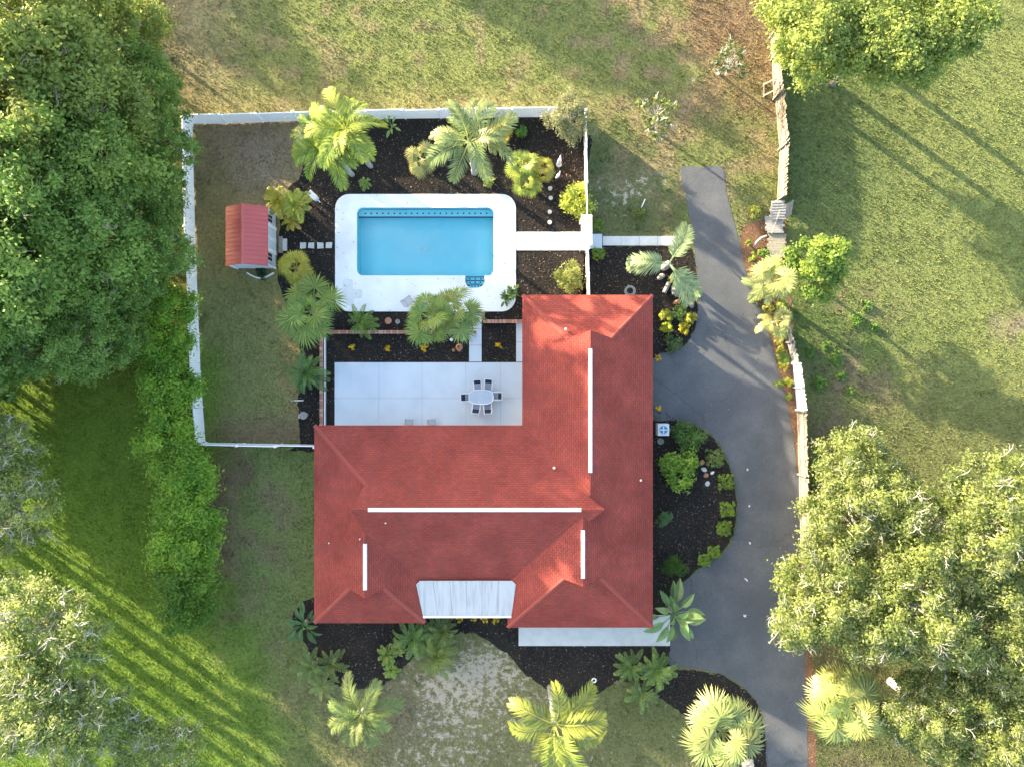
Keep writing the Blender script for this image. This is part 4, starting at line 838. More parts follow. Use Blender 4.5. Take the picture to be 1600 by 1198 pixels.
palm('fan_palm', 'low pale fan palm left of the grey-green feathery palm', 660, 250, 1.0, 16, 1.3, FP, (.22, .23, .08), 18, .12, leafname='fan_leaf')
palm('fan_palm', 'low yellow-green fan palm, upper of group above pool', 818, 258, 1.0, 16, 1.35, FP, (.20, .25, .05), 19, .12, leafname='fan_leaf')
palm('fan_palm', 'low fan palm just north of the deck, lower of group', 823, 285, .8, 14, 1.2, FP, (.19, .24, .04), 20, .12, leafname='fan_leaf')
palm('fan_palm', 'yellowing fan palm nearest the round pale stones', 848, 265, .8, 12, 1.1, FP, (.27, .26, .04), 21, .1, leafname='fan_leaf')
palm('fan_palm', 'yellowing fan palm against the long white fence', 783, 203, 1.2, 12, 1.15, FP, (.28, .25, .04), 22, .1, leafname='fan_leaf')
yc = (.26, .26, .03)
palm('yellow_palm', 'yellowing clump palm above and right of shed, left of pair', 434, 316, 1.2, 16, 1.15, SW, yc, 31, .1)
palm('yellow_palm', 'yellow-green clump palm above shed, right of pair', 462, 322, 1.3, 18, 1.2, SW, (.24, .27, .04), 32, .1)
palm('yellow_palm', 'small yellow palm tuft right of the shed roof', 458, 348, .8, 10, .85, SW, (.30, .26, .03), 33, .08)
palm('yellow_palm', 'round yellow palm below the square stepping stones', 463, 420, 1.5, 20, 1.45, FP, (.27, .26, .035), 34, .1, leafname='fan_leaf')
dg = (.085, .145, .035)
DG = 'feathery dwarf palms'
for px_, py_, zt, n, L, c, lab in ((565, 503, .9, 22, 1.25, (.10, .17, .03), 'dwarf feathery palm between the two fan palms by the pool'), (480, 582, .8, 28, 1.55, (.08, .15, .04), 'dwarf feathery palm on lawn edge left of patio brick wall'),
        (647, 995, .9, 26, 1.5, dg, 'dwarf palm left of three beside the porch'), (690, 984, .9, 26, 1.4, (.11, .15, .04), 'dwarf palm touching the porch, right of three'), (683, 1022, 1.0, 28, 1.7, (.11, .155, .035), 'dwarf palm lowest of three beside the porch'),
        (487, 1040, .8, 20, 1.25, (.09, .14, .04), 'dwarf palm at the far left of the front bed'), (520, 1036, .8, 22, 1.25, (.10, .135, .035), 'dwarf palm second from left in the front bed'), (505, 1070, .7, 18, 1.1, (.13, .18, .05), 'paler dwarf palm below two at the front bed left end'),
        (985, 1040, .8, 24, 1.25, (.10, .16, .04), 'dwarf palm left of three below the front walk'), (1026, 1046, .9, 28, 1.45, (.10, .165, .04), 'dwarf palm right of three below the front walk'), (1002, 1082, .7, 22, 1.3, (.09, .145, .04), 'dwarf palm lowest of three below the front walk')):
    palm('dwarf_palm', lab, px_, py_, zt, int(n * .8), L * 1.05, DP, c, px_, .08, group=DG)
for px_, py_, L, c, lab in ((604, 1022, .75, (.17, .23, .05), 'pale cycad tuft in front bed, left of pair'), (622, 1010, .7, (.17, .22, .05), 'pale cycad tuft in front bed, right of pair'), (611, 1046, .65, (.18, .25, .05), 'pale cycad tuft lowest in the dark front bed'),
        (571, 287, .5, (.17, .24, .06), 'small spiky tuft under the feathery palm pair'), (763, 284, .5, (.22, .27, .05), 'small spiky tuft above the middle of the pool'), (776, 232, .55, (.22, .23, .05), 'small spiky tuft right of grey-green feathery palm'), (752, 265, .5, (.20, .23, .06), 'small tuft beside the grey-green palm trunk'),
        (1224, 560, .55, (.10, .18, .03), 'dark green spiky tuft between yellow driveway shrubs'), (1217, 530, .45, (.26, .26, .06), 'upper small yellow tuft along driveway right side')):
    palm('cycad', lab, px_, py_, .15, 16, L, SW, c, px_ + 3, .06, cat='plant')
# paddle-leaved plants
def paddle(seed, a0=60, droop=70, w=.11):
    g = np.random.RandomState(seed); Pn, Dn = frame_pts(math.radians(a0), math.radians(droop), 12); V, v = [], []
    for i in range(12):
        def wid(k): s = k / 12; return .012 if s < .4 else w * math.sin(math.pi * min(1, (s - .4) / .6) ** .8) + .004
        a, b = Pn[i], Pn[i + 1]; w0, w1 = wid(i), wid(i + 1); u = np.array([-Dn[i][2], 0, Dn[i][0]])
        for s in (-1, 1):
            V += [a, b, b + np.array([0, s * w1, 0]) + u * w1 * .45, a + np.array([0, s * w0, 0]) + u * w0 * .45]; v.append((.45 if s > 0 else .6) + .2 * g.rand())
    return np_mesh('paddle_leaf', np.array(V), 4, M['frond'], np.clip(np.array(v), 0, 1))
PD = [paddle(1, 78, 50), paddle(2, 60, 70), paddle(3, 45, 75), paddle(4, 30, 60)]
palm('bird_of_paradise', 'big paddle-leaved plant at the southeast corner of the house', 1052, 958, 1.3, 22, 2.5, PD, (.10, .165, .06), 3, .12, cat='plant', leafname='leaf', jit=.35)
palm('bird_of_paradise', 'dark paddle-leaved clump at the southwest corner of the house', 476, 974, .6, 22, 1.5, PD, (.055, .115, .04), 5, .12, cat='plant', leafname='leaf', jit=.3)
palm('banana_plant', 'small pale broad-leaved plant below the long white fence', 612, 197, .3, 8, .9, PD, (.20, .29, .08), 6, .06, cat='plant', leafname='leaf')

# ------------------------------------------------------------------ bushes
def bush(name, label, px, py, r, h, color, leaf=.14, n=1400, box=False, seed=0, asp=.5, group=None, cat='shrub'):
    color = tuple(1.45 * c for c in color)
    z = h * .6; x, y, _ = P(px, py, z); t = thing(name, label, cat, (x, y, 0), 0, group); g = np.random.RandomState(seed + 5)
    if box:
        u = np.linspace(-.84, .84, 6) * r; C = np.array([(a, b, h * (.94 if max(abs(a), abs(b)) < r * .8 else .7)) for a in u for b in u]) + g.normal(size=(36, 3)) * r * .09; k = 36; n = int(n * 1.9); rc = [r * .26] * k
    else:
        k = max(8, int(26 * min(1.3, r))); C = crown_pts(r * .85, h * .5, h * .52, k, seed + 3, -.5, .4); rc = [r * .34] * k
    V, v = leaves(C, rc, max(8, n // k), leaf, seed + 1, asp); link('foliage', np_mesh('foliage', V, 4, M['leaf'], v), t, color=color)
    m = MB()
    for i in range(5): m.tube([(0, 0, -.02), (C[i][0] * .4, C[i][1] * .4, C[i][2] * .6), tuple(C[i])], [.035, .025, .01], 4)
    m.build('stem', M['bark'], t); return t
bush('bush', 'bright yellow-green bush over the upright white fence', 902, 314, 1.45, 1.9, (.24, .28, .04), .2, 3000, seed=1, asp=.4)
bush('bush', 'rounded olive bush between side gate and north wing', 888, 432, 1.25, 1.4, (.17, .19, .05), .13, 4200, seed=2)
bush('bush', 'glossy bright green round bush beside the east wall', 1063, 733, 1.6, 1.7, (.12, .20, .025), .26, 3000, seed=3)
bush('bush', 'dark spiky green bush next to the air conditioner', 1078, 684, 1.35, 1.3, (.06, .115, .025), .28, 2200, seed=4, asp=.25)
bush('bush', 'small grey-green round bush against the east wall', 1038, 809, .75, .9, (.085, .16, .06), .12, 1800, seed=5, asp=.35)
bush('bush', 'dense dark green conifer-like bush above the paddle-leaved plant', 1053, 886, 1.05, 1.3, (.04, .085, .012), .14, 3600, seed=6, asp=.3)
bush('bush', 'small green bush below the long white fence near the corner tree', 816, 207, .5, .7, (.08, .18, .03), .16, 700, seed=7)
bush('bush', 'low weedy bush on the grass above the concrete walkway', 998, 335, .7, .35, (.12, .15, .035), .13, 700, seed=8, asp=.3)
BX = 'square clipped shrubs edging the driveway bed'
for i, (px_, py_, r, c, lab) in enumerate(((1117, 715, .58, (.19, .21, .05), 'largest square clipped shrub at the top of driveway bed edge'), (1133, 752, .5, (.19, .23, .03), 'second clipped shrub down the driveway bed edge'), (1136, 795, .5, (.20, .25, .03), 'third clipped shrub down the driveway bed edge'),
        (1131, 825, .48, (.19, .24, .03), 'fourth clipped shrub down the driveway bed edge'), (1115, 862, .40, (.20, .25, .03), 'fifth clipped shrub, upper of the last pair'), (1100, 874, .38, (.20, .26, .03), 'last and smallest clipped shrub of the driveway bed'))):
    bush('clipped_shrub', lab, px_, py_, r, .6, (c[0] * .72, c[1] * .85, c[2]), .10, 1500, True, 20 + i, group=BX)
bush('clipped_shrub', 'small clipped shrub just north of slab outside the gate', 934, 352, .40, .5, (.12, .19, .03), .10, 900, True, 30)
bush('clipped_shrub', 'small clipped shrub just south of slab outside the gate', 935, 397, .40, .5, (.14, .21, .03), .10, 900, True, 31)
for i, (px_, py_, r, c, lab) in enumerate(((1219, 545, .42, (.28, .29, .04), 'yellow shrub by driveway right side, topmost of row'), (1224, 573, .40, (.28, .29, .04), 'second yellow shrub along driveway right side'), (1231, 596, .45, (.27, .30, .04), 'third and largest yellow shrub beside the white wooden fence'), (1234, 620, .36, (.17, .22, .03), 'green round shrub, lowest beside the white wooden fence'), (1170, 380, .3, (.20, .22, .04), 'tiny shrub left of the collapsed planks'), (1176, 402, .38, (.20, .26, .03), 'round shrub at driveway edge below the collapsed planks'))):
    bush('round_shrub', lab, px_, py_, r, .55, c, .11, 800, False, 40 + i)
for i, (px_, py_, r, c, lab) in enumerate(((1040, 494, .55, (.33, .32, .03), 'yellow croton shrub against the north wing corner'), (1042, 510, .55, (.32, .33, .02), 'bright yellow-green croton right of the roof edge'), (1062, 488, .75, (.16, .22, .04), 'green leafy shrub in the corner bed by driveway'), (1068, 512, .5, (.40, .33, .02), 'golden croton at the driveway edge of corner bed'), (1078, 497, .5, (.38, .34, .04), 'pale golden croton nearest the driveway'),
        (1050, 538, .8, (.11, .15, .04), 'low dark shrub at the bottom of the corner bed'), (1052, 437, .3, (.36, .34, .03), 'small yellow croton under the huge drooping fronds'))):
    bush('croton', lab, px_, py_, r, .6, (c[0] * .72, c[1] * .78, c[2]), .17, 900, False, 50 + i)
for i, (px_, py_, r, c, lab) in enumerate(((1183, 462, .55, (.20, .22, .05), 'leafy shrub at the driveway edge under the large pale palm'), (1222, 478, .6, (.17, .23, .05), 'shrub between the pale palms and the bright green tree'), (1200, 480, .5, (.24, .24, .06), 'yellowish shrub between the two pale driveway palms'),
        (1195, 395, .5, (.13, .2, .04), 'green shrub at the left edge of the brown platform'), (1226, 520, .5, (.2, .24, .06), 'shrub against the short grey leaning fence'), (1180, 330, .5, (.19, .22, .04), 'low shrub just above left of the plank heap'), (1215, 600, .3, (.15, .2, .04), 'tiny shrub at the driveway edge beside the white wooden fence'))):
    bush('driveway_shrub', lab, px_, py_, r, .7, c, .15, 1000, False, 150 + i)
YG = 'small yellow plants'
for i, (px_, py_, lab) in enumerate(((550, 544, 'small yellow plant, left one in the patio planting strip'), (605, 545, 'small yellow plant, middle one in the patio planting strip'), (662, 543, 'small yellow plant under the big patio fan palm'), (779, 541, 'small yellow plant in the square bed by the north wing'),
        (718, 967, 'yellow plant under the porch edge, first from left'), (740, 966, 'yellow plant under the porch edge, second from left'), (757, 967, 'yellow plant under the porch edge, third from left'), (775, 969, 'yellow plant under the porch edge, rightmost'), (1029, 560, 'yellow plant peeking out at the east eave, upper'), (1029, 637, 'yellow plant peeking out at the east eave, lower'), (1220, 525, 'tiny yellow plant at the leaning grey fence'))):
    bush('yellow_plant', lab, px_, py_, .32, .35, (.50, .36, .015), .15, 130, False, 70 + i, .35, YG, 'plant')
x, y, _ = P(408, 422); bush('bush', 'dark little planting right below the shed wall', 408, 426, .55, .4, (.03, .05, .02), .12, 700, seed=90)
for i in range(9):
    px_, py_ = ((1290, 540), (1355, 478), (1340, 500), (1368, 512), (1315, 590), (1305, 560), (1330, 610), (1265, 550), (1285, 600))[i]
    bush('weed_clump', ('weed clump %s' % ('near the white wooden fence, upper', 'right of the bright green tree, largest', 'right of the bright green tree, left one', 'right of the bright green tree, lowest bright one', 'on the bare right lawn, middle', 'on the bare right lawn, upper middle', 'on the bare right lawn, lower', 'close behind the yellow driveway shrubs', 'behind the white wooden fence, lower')[i]), px_, py_, .35 + .15 * (i % 3), .3, (.09, .17, .03), .14, 500, False, 110 + i, group='weed clumps on the right lawn', cat='weeds')

# ------------------------------------------------------------------ furniture and garden things
cx_, cy_, _ = P(752.5, 620); z0 = .056
tb = thing('dining_table', 'oval grey patio table with white rim among navy chairs', 'table', (cx_, cy_, z0))
ov = [(.86 * math.copysign(abs(math.cos(t)) ** .7, math.cos(t)), .50 * math.copysign(abs(math.sin(t)) ** .7, math.sin(t))) for t in (2 * math.pi * i / 28 for i in range(28))]
MB().prism(ov, .69, .705).build('tabletop', mk('table_glass', (.40, .46, .53), (.34, .40, .47), 2, .12, spec=.6), tb)
MB().tube([(x, y, .70) for x, y in ov + ov[:1]], .028, 6).build('rim', M['white'], tb)
for sx in (-.6, .6):
    for sy_ in (-.3, .3): MB().tube([(sx, sy_, .69), (sx * 1.05, sy_ * 1.1, 0)], .022, 6).build('leg', M['white'], tb)
def dining_chair(label, px, py, az):
    x, y, _ = P(px, py, .4); t = thing('dining_chair', label, 'chair', (x, y, z0), az, 'navy chairs around the patio table')    # faces +y
    MB().add([(-.23, -.2, .42), (.23, -.2, .42), (.23, .26, .45), (-.23, .26, .45), (-.23, -.2, .40), (.23, -.2, .40), (.23, .26, .43), (-.23, .26, .43)], [(0, 1, 2, 3), (7, 6, 5, 4), (0, 4, 5, 1), (1, 5, 6, 2), (2, 6, 7, 3), (3, 7, 4, 0)]).build('seat', M['greysling'], t)
    MB().add([(-.23, -.215, .45), (.23, -.215, .45), (.22, -.46, .98), (-.22, -.46, .98), (-.23, -.24, .44), (.23, -.24, .44), (.22, -.485, .97), (-.22, -.485, .97)], [(0, 1, 2, 3), (7, 6, 5, 4), (0, 4, 5, 1), (1, 5, 6, 2), (2, 6, 7, 3), (3, 7, 4, 0)]).build('backrest', M['navy'], t)
    for s in (-1, 1):
        MB().tube([(s * .25, .27, .45), (s * .25, -.22, .42), (s * .25, -.49, 1.0)], .02, 6).build('side_frame', M['white'], t)
        MB().tube([(s * .28, -.34, .68), (s * .29, .0, .66), (s * .28, .2, .65)], .025, 6).build('armrest', M['white'], t)
        MB().tube([(s * .28, .2, .65), (s * .27, .26, 0)], .018, 6).build('leg', M['white'], t); MB().tube([(s * .28, -.32, .66), (s * .27, -.38, 0)], .018, 6).build('leg', M['white'], t)
    MB().tube([(-.25, -.49, 1.0), (0, -.50, 1.02), (.25, -.49, 1.0)], .02, 6).build('top_rail', M['white'], t)
for px_, py_, az, lab in ((746.5, 604.5, math.pi + .05, 'navy dining chair on the north side of the table, left'), (762.8, 603.5, math.pi - .08, 'navy dining chair on the north side of the table, right'), (744.5, 634, -.12, 'navy dining chair on the south side of the table, left'),
        (762, 634.5, .06, 'navy dining chair on the south side of the table, right'), (732, 620.5, -math.pi / 2 + .05, 'navy dining chair at the left end of the table'), (773.5, 618.5, math.pi / 2, 'navy dining chair at the right end of the table')):
    dining_chair(lab, px_, py_, az)
def metal_chair(name, label, px, py, az, z, sl=.5):
    t = thing(name, label, 'chair', (*P2(px, py), z), az)
    for s in (-1, 1):
        MB().tube([(s * .27, .3, 0), (s * .27, .28, .6), (s * .27, -.25, .6), (s * .25, -.45, 1.0)], .02, 6).build('side_frame', M['metal'], t); MB().tube([(s * .27, -.25, .6), (s * .27, -.35, 0)], .02, 6).build('leg', M['metal'], t)
    st = MB().tube([(-.26, .27, .42), (.26, .27, .42), (.26, -.24, .40), (-.26, -.24, .40), (-.26, .27, .42)], .016, 5).build('seat', M['metal'], t)
    for i in range(6): MB().beam((-.25, .22 - i * .085, .42), (.25, .22 - i * .085, .42), .045, .012).build('slat', M['metal'], st)
    bk = MB().tube([(-.25, -.25, .5), (-.25, -.45, 1.0), (.25, -.45, 1.0), (.25, -.25, .5)], .016, 5).build('backrest', M['metal'], t)
    for i in range(5): MB().beam((-.2 + i * .1, -.27, .5), (-.2 + i * .1, -.45, 1.0), .035, .012).build('slat', M['metal'], bk)
metal_chair('patio_chair', 'grey metal chair half under the rear eave, left of pair', 641, 660.5, 0, z0)
metal_chair('patio_chair', 'grey metal chair half under the rear eave, right of pair', 676, 660.5, .15, z0)
metal_chair('pool_chair', 'dark metal chair on white deck beside the fan palm', 640, 472, -.9, .07)
def pot(name, label, px, py, r, h, mat, z=0.0, plantc=None, seed=0, base=.0):
    t = thing(name, label, 'pot', (*P2(px, py), base)); MB().lathe([(r * .65, 0), (r * .95, h * .9), (r * 1.08, h * .9), (r * 1.08, h), (r * .85, h), (r * .8, h * .8), (.01, h * .8)], n=16).build('pot', mat, t, True)
    if plantc:
        g = random.Random(seed)
        for i in range(16): link('leaf', PD[i % 4], t, (0, 0, h * .8), (0, g.uniform(-.2, .3), i * 2.4), (.75 * g.uniform(.7, 1.1),) * 3, plantc)
    return t
pot('planter', 'green potted plant on the pool deck corner, upper', 801, 458, .2, .35, M['greenpot'], plantc=(.09, .17, .03), seed=1, base=.07)
pot('planter', 'green potted plant on the pool deck corner, lower', 791, 466, .2, .35, M['greenpot'], plantc=(.08, .15, .03), seed=2, base=.07)
pot('terracotta_pot', 'round empty terracotta pot north of the long brick wall', 608, 502, .22, .35, M['terracotta'])
pot('terracotta_pot', 'small broken pale pot right of the round terracotta pot', 622, 503, .16, .2, M['stone'])
t = thing('chiminea', 'terracotta chiminea in planting strip beside the narrow path', 'chiminea', P(718, 543))
MB().lathe([(.18, 0), (.24, .2), (.26, .35), (.20, .55), (.11, .7), (.10, .95), (.14, .98), (.08, .98), (.07, .7)], n=16).build('body', M['terracotta'], t, True); MB().ring((0, 0, .05), .2, .03).build('base_ring', M['metal'], t); MB().box((0, -.27, .33), (.2, .06, .16)).build('mouth', M['terracotta'], t)
tag(MB().lathe([(.10, 0), (.13, .1), (.06, .18), (.03, .3)], n=10).build('garden_ornament', M['terracotta'], loc=P(709, 547)), 'little terracotta ornament left of the chiminea', 'ornament')
for px_, lab in ((706, 'white round garden light below the fan palm, left'), (723, 'white round garden light by the narrow path, right')):
    tt = thing('garden_light', lab, 'light', P(px_, 531)); MB().tube([(0, 0, 0), (0, 0, .25)], .02).build('stake', M['metal'], tt); MB().lathe([(.05, .22), (.12, .27), (.12, .33), (.03, .38)], n=12).build('lamp_head', M['white'], tt)
t = thing('pool_filter', 'white slanted pool pump box left of the deck corner', 'pump', P(492, 309), math.radians(-42))
MB().box((0, 0, .35), (.62, .34, .55)).build('body', M['white'], t); MB().box((-.02, 0, .64), (.68, .40, .05)).build('lid', M['white'], t); MB().tube([(.3, 0, .3), (.5, 0, .3), (.5, 0, .0)], .05).build('pipe', M['white'], t)
t = thing('air_conditioner', 'square outdoor air-conditioning unit at the east eave', 'air conditioner', P(1033, 670))
MB().box((0, 0, .4), (.78, .82, .8)).build('body', M['acgrey'], t); MB().ring((0, 0, .81), .3, .02).build('grille_ring', M['acgrey'], t)
MB().lathe([(.28, .80), (.28, .812), (.01, .812)], n=20).build('fan_well', M['fanblue'], t)
for i in range(4): MB().box((.13 * math.cos(i * math.pi / 2), .13 * math.sin(i * math.pi / 2), .822), (.24, .09, .006), i * math.pi / 2, .25).build('blade', M['acgrey'], t)
for i, (px_, py_) in enumerate(((1042, 671), (1032, 689))): tag(MB().lathe([(.24, 0), (.24, .07), (.21, .09)], n=14).build('paver', M['stone'], loc=P(px_, py_)), ('round grey paver right of the air conditioner', 'round grey paver below the air conditioner')[i], 'paver')
m = MB()
for i in range(5): m.ring((R.gauss(0, .01), R.gauss(0, .01), .02 + i * .03), .38 - .045 * (i % 4), .018, 24, 5)
tag(m.build('hose_coil', M['hose'], loc=P(984, 455)), 'coiled grey garden hose at the north wing eave', 'hose')
t = thing('bird_bath', 'grey stone bird bath in the bed left of patio', 'bird bath', P(479, 648)); MB().lathe([(.16, 0), (.14, .06), (.06, .12), (.06, .6), (.1, .68)], n=14).build('pedestal', M['stone'], t, True); MB().lathe([(.08, .66), (.26, .76), (.28, .80), (.24, .80), (.05, .72)], n=18).build('bowl', M['stone'], t, True)
tag(MB().prism([(-.16, -.12), (.14, -.16), (.18, .1), (-.12, .16)], 0, .12).build('paving_stone', mk('pink_stone', (.55, .38, .33), (.48, .33, .28), 6, .85), loc=P(470, 650)), 'pinkish flat stone left of the bird bath', 'stone')
t = thing('solar_light', 'white post light lying on the lawn edge above bird bath', 'light', P(466, 625.5)); MB().tube([(-.3, 0, .06), (.38, 0, .05)], .035).build('post', M['white'], t); MB().box((-.38, 0, .09), (.2, .16, .16)).build('lamp_head', M['woodtan'], t)
t = thing('garden_statue', 'grey-blue heron statue on stone base near the corner tree', 'statue', P(873, 258))
MB().lathe([(.2, 0), (.2, .12), (.15, .15)], n=12).build('base', M['palestone'], t); MB().tube([(0, 0, .12), (0, .02, .5), (.02, .1, .8), (.05, .12, 1.05), (.03, .2, 1.25)], [.05, .14, .13, .05, .06], 8).build('body', M['acgrey'], t, True); MB().tube([(.03, .2, 1.25), (.1, .4, 1.22)], [.03, .005], 5).build('beak', M['metal'], t)
t = thing('garden_statue', 'small white animal statue above the yellow-green bush', 'statue', P(871, 277)); MB().tube([(-.12, -.12, .12), (0, 0, .2), (.1, .15, .25), (.13, .2, .42)], [.06, .11, .1, .07], 8).build('body', M['white'], t, True); MB().tube([(.13, .2, .42), (.15, .32, .4)], [.07, .03], 6).build('head', M['white'], t)
for i, (px_, py_) in enumerate(((1168, 733), (1171, 790), (1172, 847), (1166, 905), (1163.5, 962))):
    g_ = random.Random(i); k_ = .5 + .12 * i; poly = [(k_ * r_ * math.cos(a_), k_ * r_ * 1.25 * math.sin(a_)) for a_, r_ in ((2 * math.pi * q / 10, g_.choice((.05, .08, .17, .12))) for q in range(10))]
    tag(MB().prism(poly, 0, .004).build('paint_mark', M['walk'], loc=(*P2(px_, py_), .0225), rot=(0, 0, g_.uniform(-1, 1))), ('topmost and faintest white paint blotch on the driveway', 'second white paint blotch from the top on the driveway', 'middle white paint blotch on the driveway', 'fourth white paint blotch down the driveway', 'lowest and largest white paint blotch on the driveway')[i], 'paint mark', 'white paint blotches down the driveway')
# rocks, logs and pipe under the leaning palm
def rock(name, label, px, py, d, az, mat, seed, cat='rock'):
    g = np.random.RandomState(seed); m = MB(); m.lathe([(.6, 0), (.95, .15), (1, .45), (.8, .8), (.35, 1)], n=9); m.v = [tuple(np.array(p) * np.array(d) * (1 + .12 * g.normal(size=3))) for p in m.v]
    return tag(m.build(name, mat, loc=(*P2(px, py), 0), rot=(0, 0, az)), label, cat)
t = thing('log', 'short hollow log beside the large pale rock', 'log', P(1041, 450), math.radians(65)); MB().tube([(-.42, 0, .17), (.42, 0, .17)], .16, 12).build('bark', M['stone'], t); MB().lathe([(.12, 0), (.12, .02)], n=10).build('hollow', M['soil'], t, loc=(.425, 0, .17), rot=(0, math.pi / 2, 0))
rock('rock', 'large flat pale rock under the drooping fronds', 1058, 456, (.55, .38, .35), -.4, M['stone'], 1); rock('rock', 'small blue-grey rock left of the palm base', 1032, 433, (.3, .22, .3), .5, M['stone'], 2)
rock('rock', 'upright pale rock at lower end of the corner bed', 1079, 474, (.2, .35, .3), .3, M['stone'], 3); rock('rock', 'brownish rock between log and yellow shrubs', 1058, 472, (.25, .15, .2), .2, M['terracotta'], 4)
rock('rock', 'large grey boulder in the bottom driveway bed', 1168, 1192, (.45, .4, .35), .2, M['stone'], 5)
rock('rock', 'small white rock in the half-round driveway bed', 1113, 738, (.16, .1, .1), .6, M['white'], 6)
for i, (px_, py_) in enumerate(((1097, 722), (1100, 733), (1103, 742), (1105, 755))): rock('edging_rock', ('first', 'second', 'third', 'last')[i] + ' rock from the top in the line right of glossy bush', px_, py_, (.16, .2, .14), i, M['palestone'] if i % 2 else M['terracotta'], 10 + i)
tag(MB().ring((0, 0, .05), .14, .05, 16, 6).build('valve_ring', M['white'], loc=P(928, 1062)), 'white ring-shaped cover in the front bed', 'cover')
# sawhorse-like frame by the fence and the collapsed planks
t = thing('timber_frame', 'open tan timber frame leaning at the upper wooden fence', 'frame', P(1203, 142))
for a, b in (((-.45, .55, .03), (-.45, -.5, .03)), ((.35, .75, .9), (.35, -.3, .9)), ((-.45, .4, .05), (.35, .62, .92)), ((-.45, -.38, .05), (.35, -.16, .92))): MB().beam(a, b, .09, .09).build('timber', M['woodtan'], t)
def planks(name, label, px, py, n, w, l, z0_, z1_, az, mat, gap=.015, vert=False, seed=0):
    g = random.Random(seed); t = thing(name, label, 'planks', (*P2(px, py), 0), az)
    for i in range(n):
        y = (i - (n - 1) / 2) * (w + gap); MB().box((g.gauss(0, .04), y, z0_ + (z1_ - z0_) * i / max(1, n - 1)), (l + g.uniform(-.12, .12), w, .04), g.gauss(0, .015), g.gauss(0, .03), g.gauss(0, .02)).build('plank', mat, t)
    for s in (-.33, .33): MB().beam((s * l, -(n / 2) * (w + gap), z0_ - .06), (s * l, (n / 2) * (w + gap), z1_ - .06), .08, .07).build('batten', mat, t)
    return t
planks('plank_stack', 'grey weathered planks heaped at the top of the collapsed fence', 1210, 332, 7, .17, 1.0, .55, .75, .05, M['woodgrey'], seed=1)
planks('fallen_slats', 'grey slatted panel lying in the middle of collapsed fence', 1206, 353, 8, .14, 1.25, .5, .35, 0, M['woodgrey'], seed=2)
planks('plank_deck', 'brownish boarded platform below the collapsed grey slats', 1210, 385, 9, .17, 1.25, .45, .35, -.04, mk('brown_grey_wood', (.20, .19, .15), (.30, .28, .22), 5, .9, .4), seed=3)
t = thing('loose_timber', 'long grey pole lying across the collapsed slats', 'timber', P(1205, 350), 0); MB().beam((-.25, -.85, .75), (.3, .75, .85), .06, .06).build('pole', M['woodgrey'], t)
t = thing('fence_scrap', 'tan broken fence panel tilted beside the plank heap', 'panel', P(1221, 333), 0)
for i in range(5): MB().beam((-.05 + i * .12, -.5 + i * .05, .5), (.05 + i * .12, .45 + .06 * i, .75), .11, .03).build('board', M['woodtan'], t)
t = thing('downspout', 'grey elbow pipe lying left of the brown platform', 'pipe', P(1183, 378), 0); MB().tube([(.55, .35, .35), (.2, .2, .3), (-.1, -.05, .25), (-.3, -.4, .2)], [.07, .09, .09, .07], 8).build('pipe', M['woodgrey'], t)
t = thing('mower_ramp', 'grey roof gutter pieces fallen behind the leaning fence', 'gutter', P(1223, 515), 0); MB().beam((-.1, .6, .3), (.2, -.7, .3), .12, .05).build('gutter', M['acgrey'], t)
t = thing('garden_stake', 'white stake leaning on the grass above the walkway', 'stake', P(1004, 320), 0); MB().tube([(-.1, -.25, .02), (.12, .3, .35)], .04, 6).build('stake', M['white'], t)

# ------------------------------------------------------------------ grass, chips, fallen leaves
g = np.random.RandomState(5); hard = [PX(smooth(q, 3)) for q in (DRIVE, BED_POOL, BED_SIDE, BED_LOOP, BED_FRONT, BED_FENCE)] + [out_h, PX([(917, 364), (1058, 364), (1058, 386), (917, 386)])]
N = 420000; x = g.uniform(-40, 40, N); y = g.uniform(-30, 30, N); ok = np.ones(N, bool)
for q in hard: ok &= ~inpoly(x, y, q)
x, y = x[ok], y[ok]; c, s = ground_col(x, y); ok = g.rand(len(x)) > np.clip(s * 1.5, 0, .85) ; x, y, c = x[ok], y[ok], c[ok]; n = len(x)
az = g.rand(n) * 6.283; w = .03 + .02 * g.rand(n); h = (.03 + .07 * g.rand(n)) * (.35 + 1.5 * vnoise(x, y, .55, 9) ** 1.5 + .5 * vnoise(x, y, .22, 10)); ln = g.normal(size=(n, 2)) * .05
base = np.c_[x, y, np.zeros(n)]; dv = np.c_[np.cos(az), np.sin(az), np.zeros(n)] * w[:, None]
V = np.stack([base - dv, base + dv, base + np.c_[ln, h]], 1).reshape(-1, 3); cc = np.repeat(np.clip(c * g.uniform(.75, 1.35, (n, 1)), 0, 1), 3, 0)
tag(link('grass', np_mesh('grass', V, 3, M['blade'], None, cc)), 'short grass blades covering the lawns', 'grass', kind='stuff')
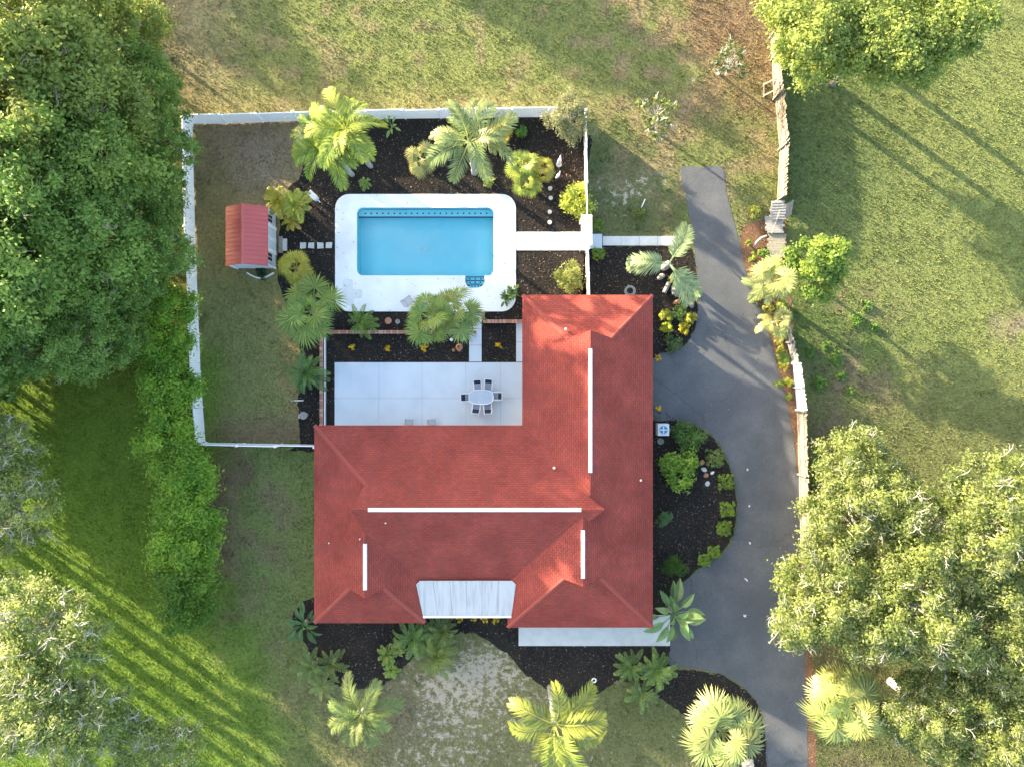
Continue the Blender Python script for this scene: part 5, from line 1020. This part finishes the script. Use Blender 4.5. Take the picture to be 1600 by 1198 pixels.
def chips(name, label, polys, N, cols, wts, size, seed, zb=.018, avoid=()):
    g = np.random.RandomState(seed); px = np.concatenate([np.array(q) for q in polys]); x = g.uniform(px[:, 0].min(), px[:, 0].max(), N); y = g.uniform(px[:, 1].min(), px[:, 1].max(), N)
    ok = np.zeros(N, bool)
    for q in polys: ok |= inpoly(x, y, q)
    for q in avoid: ok &= ~inpoly(x, y, q)
    x, y = x[ok], y[ok]; n = len(x); nm = np.c_[g.normal(size=(n, 2)) * .35, np.ones(n)]; nm /= np.linalg.norm(nm, axis=1)[:, None]
    t = np.cross(nm, g.normal(size=(n, 3))); t /= np.linalg.norm(t, axis=1)[:, None]; b = np.cross(nm, t); L = (size * (.5 + g.rand(n)))[:, None]
    p = np.c_[x, y, zb + .02 * g.rand(n)]; V = np.stack([p - t * L, p + b * L * .4, p + t * L, p - b * L * .4], 1).reshape(-1, 3)
    k = g.choice(len(cols), n, p=wts); c = np.array(cols)[k] * g.uniform(.7, 1.3, (n, 1))
    tag(link(name, np_mesh(name, V, 4, M['chip'], None, np.repeat(c, 4, 0))), label, 'mulch', kind='stuff')
av = [out_h, deck_out, PX(PATIO), PX([(733, 487), (753, 487), (753, 566), (733, 566)])]
chips('mulch_chips', 'loose dark bark chips covering the garden beds', [PX(smooth(q, 3)) for q in (BED_POOL, BED_SIDE, BED_LOOP, BED_FRONT)], 190000, [(.016, .015, .014), (.045, .035, .028), (.10, .065, .04), (.24, .19, .14)], [.50, .31, .14, .05], .055, 3, avoid=av + [PX([(807, 362), (942, 362), (942, 392), (807, 392)]), PX([(941, 369), (1057, 369), (1057, 385), (941, 385)]), PX([(810, 960), (1047, 960), (1047, 1009), (810, 1009)])])
chips('fallen_leaves', 'brown fallen leaves beside the right-hand fences', [PX(smooth(BED_FENCE, 3)), PX([(1085, -20), (1205, -20), (1210, 190), (1150, 170), (1100, 60)]), PX([(330, 700), (360, 700), (362, 900), (338, 900)]), PX([(855, 240), (912, 240), (914, 300), (860, 300)]), PX([(480, 290), (540, 285), (522, 340), (480, 330)])], 52000, [(.24, .11, .055), (.33, .18, .10), (.13, .07, .04)], [.45, .25, .3], .06, 4)
chips('stray_leaves', 'few stray dry leaves on deck, patio and driveway', [PX(smooth(DRIVE, 3)), deck_out], 2600, [(.10, .06, .035), (.20, .13, .07), (.05, .04, .03)], [.4, .3, .3], .05, 8, .075, avoid=[out_h, outline])
